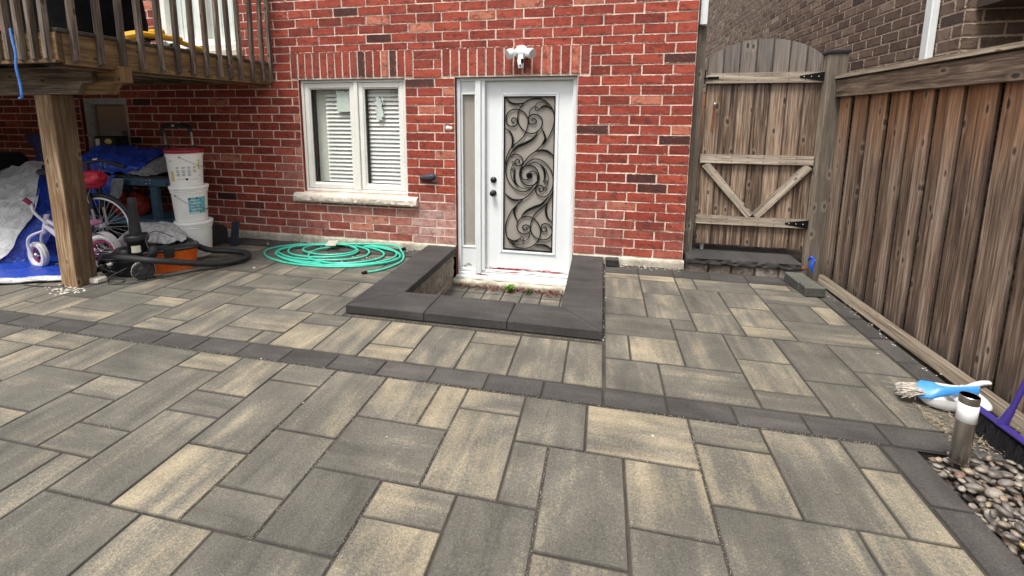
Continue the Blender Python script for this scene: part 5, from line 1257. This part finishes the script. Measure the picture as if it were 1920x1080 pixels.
weed(-.70,-.13,-.36,.06,70,'smaller dull green weed right of the bright green tuft',plain('dull_green_leaf',(.10,.13,.04),.6,dirt=.4,scale=60))
lt_=MB()
for k in range(420):
    x=rx_.uniform(-1.5,-.30); y=-.05-abs(rx_.gauss(0,.045)); a=rx_.random()*6.28
    leafblade(lt_,(x,y,-.355+rx_.random()*.03),(math.cos(a),math.sin(a),rx_.uniform(-.2,.5)),rx_.uniform(.015,.045),.008,1 if rx_.random()<.4 and -1.2<x<-.4 else 0)
for k in range(40): chip(lt_,-.42+rx_.gauss(0,.06),-.11+rx_.gauss(0,.03),-.355,rx_.uniform(.008,.02),rx_)
o=lt_.build('leaf_litter',[m_dry,m_rdl]); tag(o,'dry reddish leaf litter along the foot of the door sill','leaf litter',kind='stuff')
# litter in the passage behind the gate, under the gate
pl_=MB()
for k in range(300):
    x=rx_.uniform(.9,1.95); y=.42+abs(rx_.gauss(0,.2)); chip(pl_,x,y,.02+.10*rx_.random(),rx_.uniform(.01,.035),rx_)
for k in range(60): chip(pl_,1.8+rx_.gauss(0,.06),.33+rx_.gauss(0,.04),.145,rx_.uniform(.01,.025),rx_)
pl_.box((.83,.41,-.05),(2.6,3.9,.04),.0)
tag(pl_.build('passage_rubble',mortar_mat('dark_rubble',(.03,.025,.02),(.16,.13,.10),15)),'dark stones and litter under and behind the gate','rubble',kind='stuff')
cup=MB(); cup.lathe([(.018,0),(.024,.07),(.026,.072)],16,ctr=(1.03,.25,.147)); tag(cup.build('paper_cup',plain('scuffed_white_cup',(.6,.6,.58),.6,dirt=.4,scale=60)),'tiny scuffed white cup under the left end of the gate','cup')
bc=thing('blue_clip','bright blue plastic clip at the foot of the fence post','clip',(1.93,-.02,.0))
m=MB(); m.tube(catmull([(1.925,.02,.16),(1.93,-.01,.20),(1.95,-.02,.17),(1.935,-.03,.12),(1.95,-.03,.06)],5),.009,8); m.bar((1.93,0,.10),(1.96,-.02,.18),.03,.02,ch=.004); put(m.build('plastic',plain('bright_blue_plastic',(.01,.10,.75),.35)),bc)
rk2=MB(); rk2.lathe([(.03,0),(.045,.015),(.03,.035),(.001,.04)],9,ctr=(1.86,-.02,.075)); tag(rk2.build('rusty_stone',plain('rusty_brown',(.16,.06,.035),.9,.0,.4,40)),'small rusty brown stone at the right end of the step','stone')

# ---------------------------------------------------------------- pebbles, lamp, brushes
pbm=NT('river_pebbles'); A=pbm.attr(); n1=pbm.noise(pbm.pos(),40,3,.6,1.)
pc=pbm.ramp(A[0],[(0,(.10,.09,.08)),(.3,(.21,.185,.16)),(.55,(.32,.285,.245)),(.66,(.20,.13,.09)),(.74,(.36,.29,.20)),(.85,(.17,.155,.145)),(1,(.47,.43,.38))])
m_peb=pbm.out(pbm.mix(1.,pc,pbm.ramp(n1,[(.3,(.42,.42,.42)),(.7,(1.05,1.0,.95))]),'MULTIPLY'),.5)
pb=MB(); rpb=random.Random(77)
pb.face([(1.433,-5.5,-.09),(2.05,-5.5,-.09),(2.05,-2.46,-.09),(1.433,-2.46,-.09)],None,(0,0,0))
def ell(mb,c,a,b_,h,rz,tilt,tone,nu=10,nv=7):
    Mx=Matrix.Translation(c)@Matrix.Rotation(rz,4,'Z')@Matrix.Rotation(tilt[0],4,'X')@Matrix.Rotation(tilt[1],4,'Y'); sd_=rpb.random()*50; P=[]
    for i in range(nv):
        th=math.pi*i/(nv-1); row=[]
        for j in range(nu):
            f=2*math.pi*j/nu; d=1+.12*noise.noise((math.cos(f)*1.2+sd_,math.sin(f)*1.2,math.cos(th)))
            row.append(Mx@Vector((a*math.sin(th)*math.cos(f)*d,b_*math.sin(th)*math.sin(f)*d,h*math.cos(th))))
        P.append(row)
    mb.grid(P,(tone,rpb.random(),0),0,True,closev=True)
placed=[]
for k in range(6500):
    x=rpb.uniform(1.44,2.03); y=rpb.uniform(-3.5,-2.47); s_=rpb.choice([.012,.015,.018,.022,.027]); lay=k/3400
    if x<1.436+s_*1.2 or y>-2.462-s_*1.3: continue
    if any((x-q[0])**2+(y-q[1])**2<(.72*(s_+q[2]))**2 and abs(lay-q[3])<.34 for q in placed): continue
    placed.append((x,y,s_,lay)); near=y>-3.0
    ell(pb,(x,y,-.066+lay*.052-max(0,(.03-(x-1.44)))*.5),s_*1.15,s_*.8,s_*.5,rpb.random()*3.14,(rpb.gauss(0,.3),rpb.gauss(0,.3)),rpb.random(),10,7)
o=pb.build('river_pebbles',m_peb); tag(o,'smooth brown and grey river pebbles in the bed beside the fence','pebbles',kind='stuff')
yl=MB(); leafblade(yl,(1.47,-2.93,.012),(.5,-.8,.1),.10,.022); leafblade(yl,(1.47,-2.93,.006),(.5,-.8,.0),.10,.022); tag(yl.build('yellow_leaf',plain('yellow_leaf',(.55,.42,.10),.6)),'pale yellow fallen leaf on the pebbles at the right edge','leaf')
lm=thing('bollard_light','small steel cylinder garden light with white band stuck in the pebbles','garden light',(1.515,-2.56,0))
m=MB(); m.tube([(1.508,-2.575,-.08),(1.515,-2.56,.05)],[.006,.013],12); put(m.build('ground_spike',m_blkp),lm)
m=MB(); m.lathe([(.03,.045),(0.0314,.05),(0.0314,.235)],40,ctr=(1.516,-2.562,0)); put(m.build('steel_tube',m_chrome,sharp=.7),lm)
m=MB(); m.lathe([(0.0316,.235),(0.0331,.236),(0.0331,.312),(0.0316,.313)],40,ctr=(1.516,-2.562,0)); put(m.build('white_band',plain('frosted_white_plastic',(.86,.86,.86),.4,dirt=.02)),lm)
m=MB(); m.lathe([(0.0318,.3125),(0.0325,.3135),(0.0325,.345),(0.0310,.3465),(0.0300,.346)],40,ctr=(1.516,-2.562,0)); m.lathe([(0.0300,.3462),(.001,.3462)],30,ctr=(1.516,-2.562,0),m=1); put(m.build('top_cap',[m_chrome,plain('dark_solar_cell',(.015,.016,.02),.15)],sharp=.7),lm)

dp=thing('dustpan','white plastic dustpan lying against the kickboard behind the garden light','dustpan',(1.85,-1.98,0))
m=MB()
Mx=Matrix.Translation((1.81,-2.035,.008))@Matrix.Rotation(rad(-6),4,'Z')@Matrix.Scale(.88,4)
def sup(v,e): return math.copysign(abs(v)**e,v)
for off,rv in ((0,0),(.004,1)):
    P=[]
    for i,(s_,z) in enumerate(((.0,.004),(.5,.004),(.85,.005),(.93,.018),(.985,.05),(1.0,.072))):
        row=[]
        for k in range(48):
            a=2*math.pi*k/48; front=max(0,-math.cos(a))**3
            row.append(Mx@Vector((.15*s_*sup(math.cos(a),.55),.105*s_*sup(math.sin(a),.7)*(1+.10*front),(z*(1-.8*front) if z>.01 else z)-off)))
        P.append(row)
    m.grid(P if not rv else P[::-1],closev=True)
# hood over the back of the pan, and handle
P=[]
for i in range(10):
    th=math.pi/2*i/9; P.append([Mx@Vector((.075+.085*math.cos(th)*sup(math.cos(a),.7),.112*math.cos(th)*sup(math.sin(a),.7),.055+.045*math.sin(th))) for a in [2*math.pi*k/32 for k in range(32)]])
m.grid(P[::-1],closev=True); m.grid([[p-Vector((0,0,.003)) for p in r] for r in P],closev=True)
m.tube(catmull([Mx@Vector((.09,.06,.075)),Mx@Vector((.14,.10,.085)),Mx@Vector((.21,.14,.095)),Mx@Vector((.255,.155,.095))],4),[.026,.020,.016,.014,.013,.013,.013,.013,.013,.012,.012,.012,.009],14)
put(m.build('pan',plain('white_dustpan_plastic',(.80,.79,.77),.35,dirt=.08,scale=20)),dp)
hb_=thing('hand_brush','blue hand brush with stiff pale bristles lying on the paving beside the dustpan','brush',(1.62,-2.02,0))
m=MB(); A0=Vector((1.655,-2.035,.075)); B0=Vector((1.775,-2.105,.105)); P=[]
for i in range(15):
    t=i/14; c0=A0.lerp(B0,t) if t<.6 else A0.lerp(B0,.6).lerp(Vector((1.90,-2.07,.12)),(t-.6)/.4); wdt=.052*(1-.1*t) if t<.42 else .050-.034*min(1,(t-.42)/.3); 
    if i==0: wdt*=.7
    d=Vector((.05,.085,.06)).normalized(); P.append([c0+d*wdt*math.cos(a)+Vector((0,0,.020*math.sin(a))) for a in [2*math.pi*k/18 for k in range(18)]])
m.grid(P,closev=True); m.face(P[0]); m.face(P[-1]); put(m.build('blue_handle',plain('sky_blue_plastic',(.055,.26,.60),.35,dirt=.1,scale=40)),hb_)
m=MB(); rbr=random.Random(15)
for k in range(330):
    t=rbr.uniform(-.05,.25); s_=rbr.uniform(-1,1); d=Vector((.07,.115,0)).normalized(); p=A0.lerp(B0,t)+d*.044*s_+Vector((0,0,rbr.uniform(-.012,.006)))
    q=p+Vector((-.068+rbr.gauss(0,.006),.02+rbr.gauss(0,.006),-.016))+d*.012*s_+Vector((rbr.gauss(0,.005),rbr.gauss(0,.007),rbr.uniform(-.018,.012))); q.z=max(.003,q.z)
    m.tube([p,p.lerp(q,.5)+Vector((0,0,.004)),q],.0019,3,cap=False)
for k in range(10):
    p=A0+Vector((0,0,-.01)); q=p+Vector((rbr.uniform(-.12,.02),rbr.uniform(-.10,.10),rbr.uniform(-.04,.03))); q.z=max(.004,q.z); m.tube([p,q],.0007,3,cap=False)
put(m.build('bristles',plain('pale_bristle',(.58,.52,.45),.8,dirt=.4,scale=80)),hb_)
br=thing('push_broom','purple push broom with dark bristles leaning on the fence at the right edge','broom',(1.8,-2.33,0))
m_pur=plain('purple_plastic',(.045,.028,.20),.38,dirt=.1,scale=12)
m=MB(); m.bar((1.80,-2.13,.105),(1.79,-2.60,.125),.036,.018,ch=.006); m.tube([(1.795,-2.36,.112),(1.80,-2.365,.15),(1.812,-2.37,.20)],[.022,.016,.013],16); put(m.build('broom_head',m_pur),br)
m=MB(); m.tube([(1.812,-2.37,.20),(2.03,-2.40,1.30)],.0105,16); put(m.build('handle',m_pur),br)
m=MB()
for k in range(1500):
    y=-2.14-rbr.random()*.45; x0=1.797+rbr.uniform(-.018,.018); fl=rbr.gauss(0,.010); m.tube([(x0,y,.098),(x0+(x0-1.797)*.8+rbr.gauss(0,.006),y+fl,.004)],.0010,3,cap=False)
put(m.build('bristles',plain('dark_bristle',(.02,.018,.022),.8)),br)
dl=MB()
for k in range(340):
    x=rbr.uniform(1.62,2.0); y=-2.27+rbr.gauss(0,.10)-(x-1.62)*.25; a=rbr.random()*6.28; leafblade(dl,(x,y,.004+.02*rbr.random()),(math.cos(a),math.sin(a),rbr.uniform(-.1,.3)),rbr.uniform(.01,.035),.004)
for k in range(70):
    x=rbr.uniform(1.60,1.95); y=-2.2+rbr.gauss(0,.08)-(x-1.6)*.3; a=rbr.random()*6.28; l=rbr.uniform(.03,.09); dl.tube([(x,y,.006),(x+l*math.cos(a),y+l*math.sin(a),.008+.02*rbr.random())],.0012,4)
tag(dl.build('dry_twigs',plain('dry_twig',(.30,.24,.16),.8,dirt=.4,scale=70)),'dry twigs and leaf scraps under the broom','leaf litter',kind='stuff')

# ---------------------------------------------------------------- unseen blockers added to cut low-angle light under the deck
for nm,cat,lb,bx_,mt_ in (('side_light_blocker','fence','unseen board fence added on the left to block low light',((-9.75,-16,-.05),(-9.65,3,2.3)),m_fence),
    ('rear_light_blocker','fence','unseen board fence added behind the camera to block low light',((-16,-16.2,-.05),(16,-16,2.2)),m_fence),
    ('tall_light_blocker','house','unseen brown block added behind the camera to block low light and fill window reflections',((-14,-27,-.05),(14,-24,7.5)),m_nbrick)):
    sr=MB(); sr.box(*bx_,.0); tag(sr.build(nm,mt_),lb,cat)
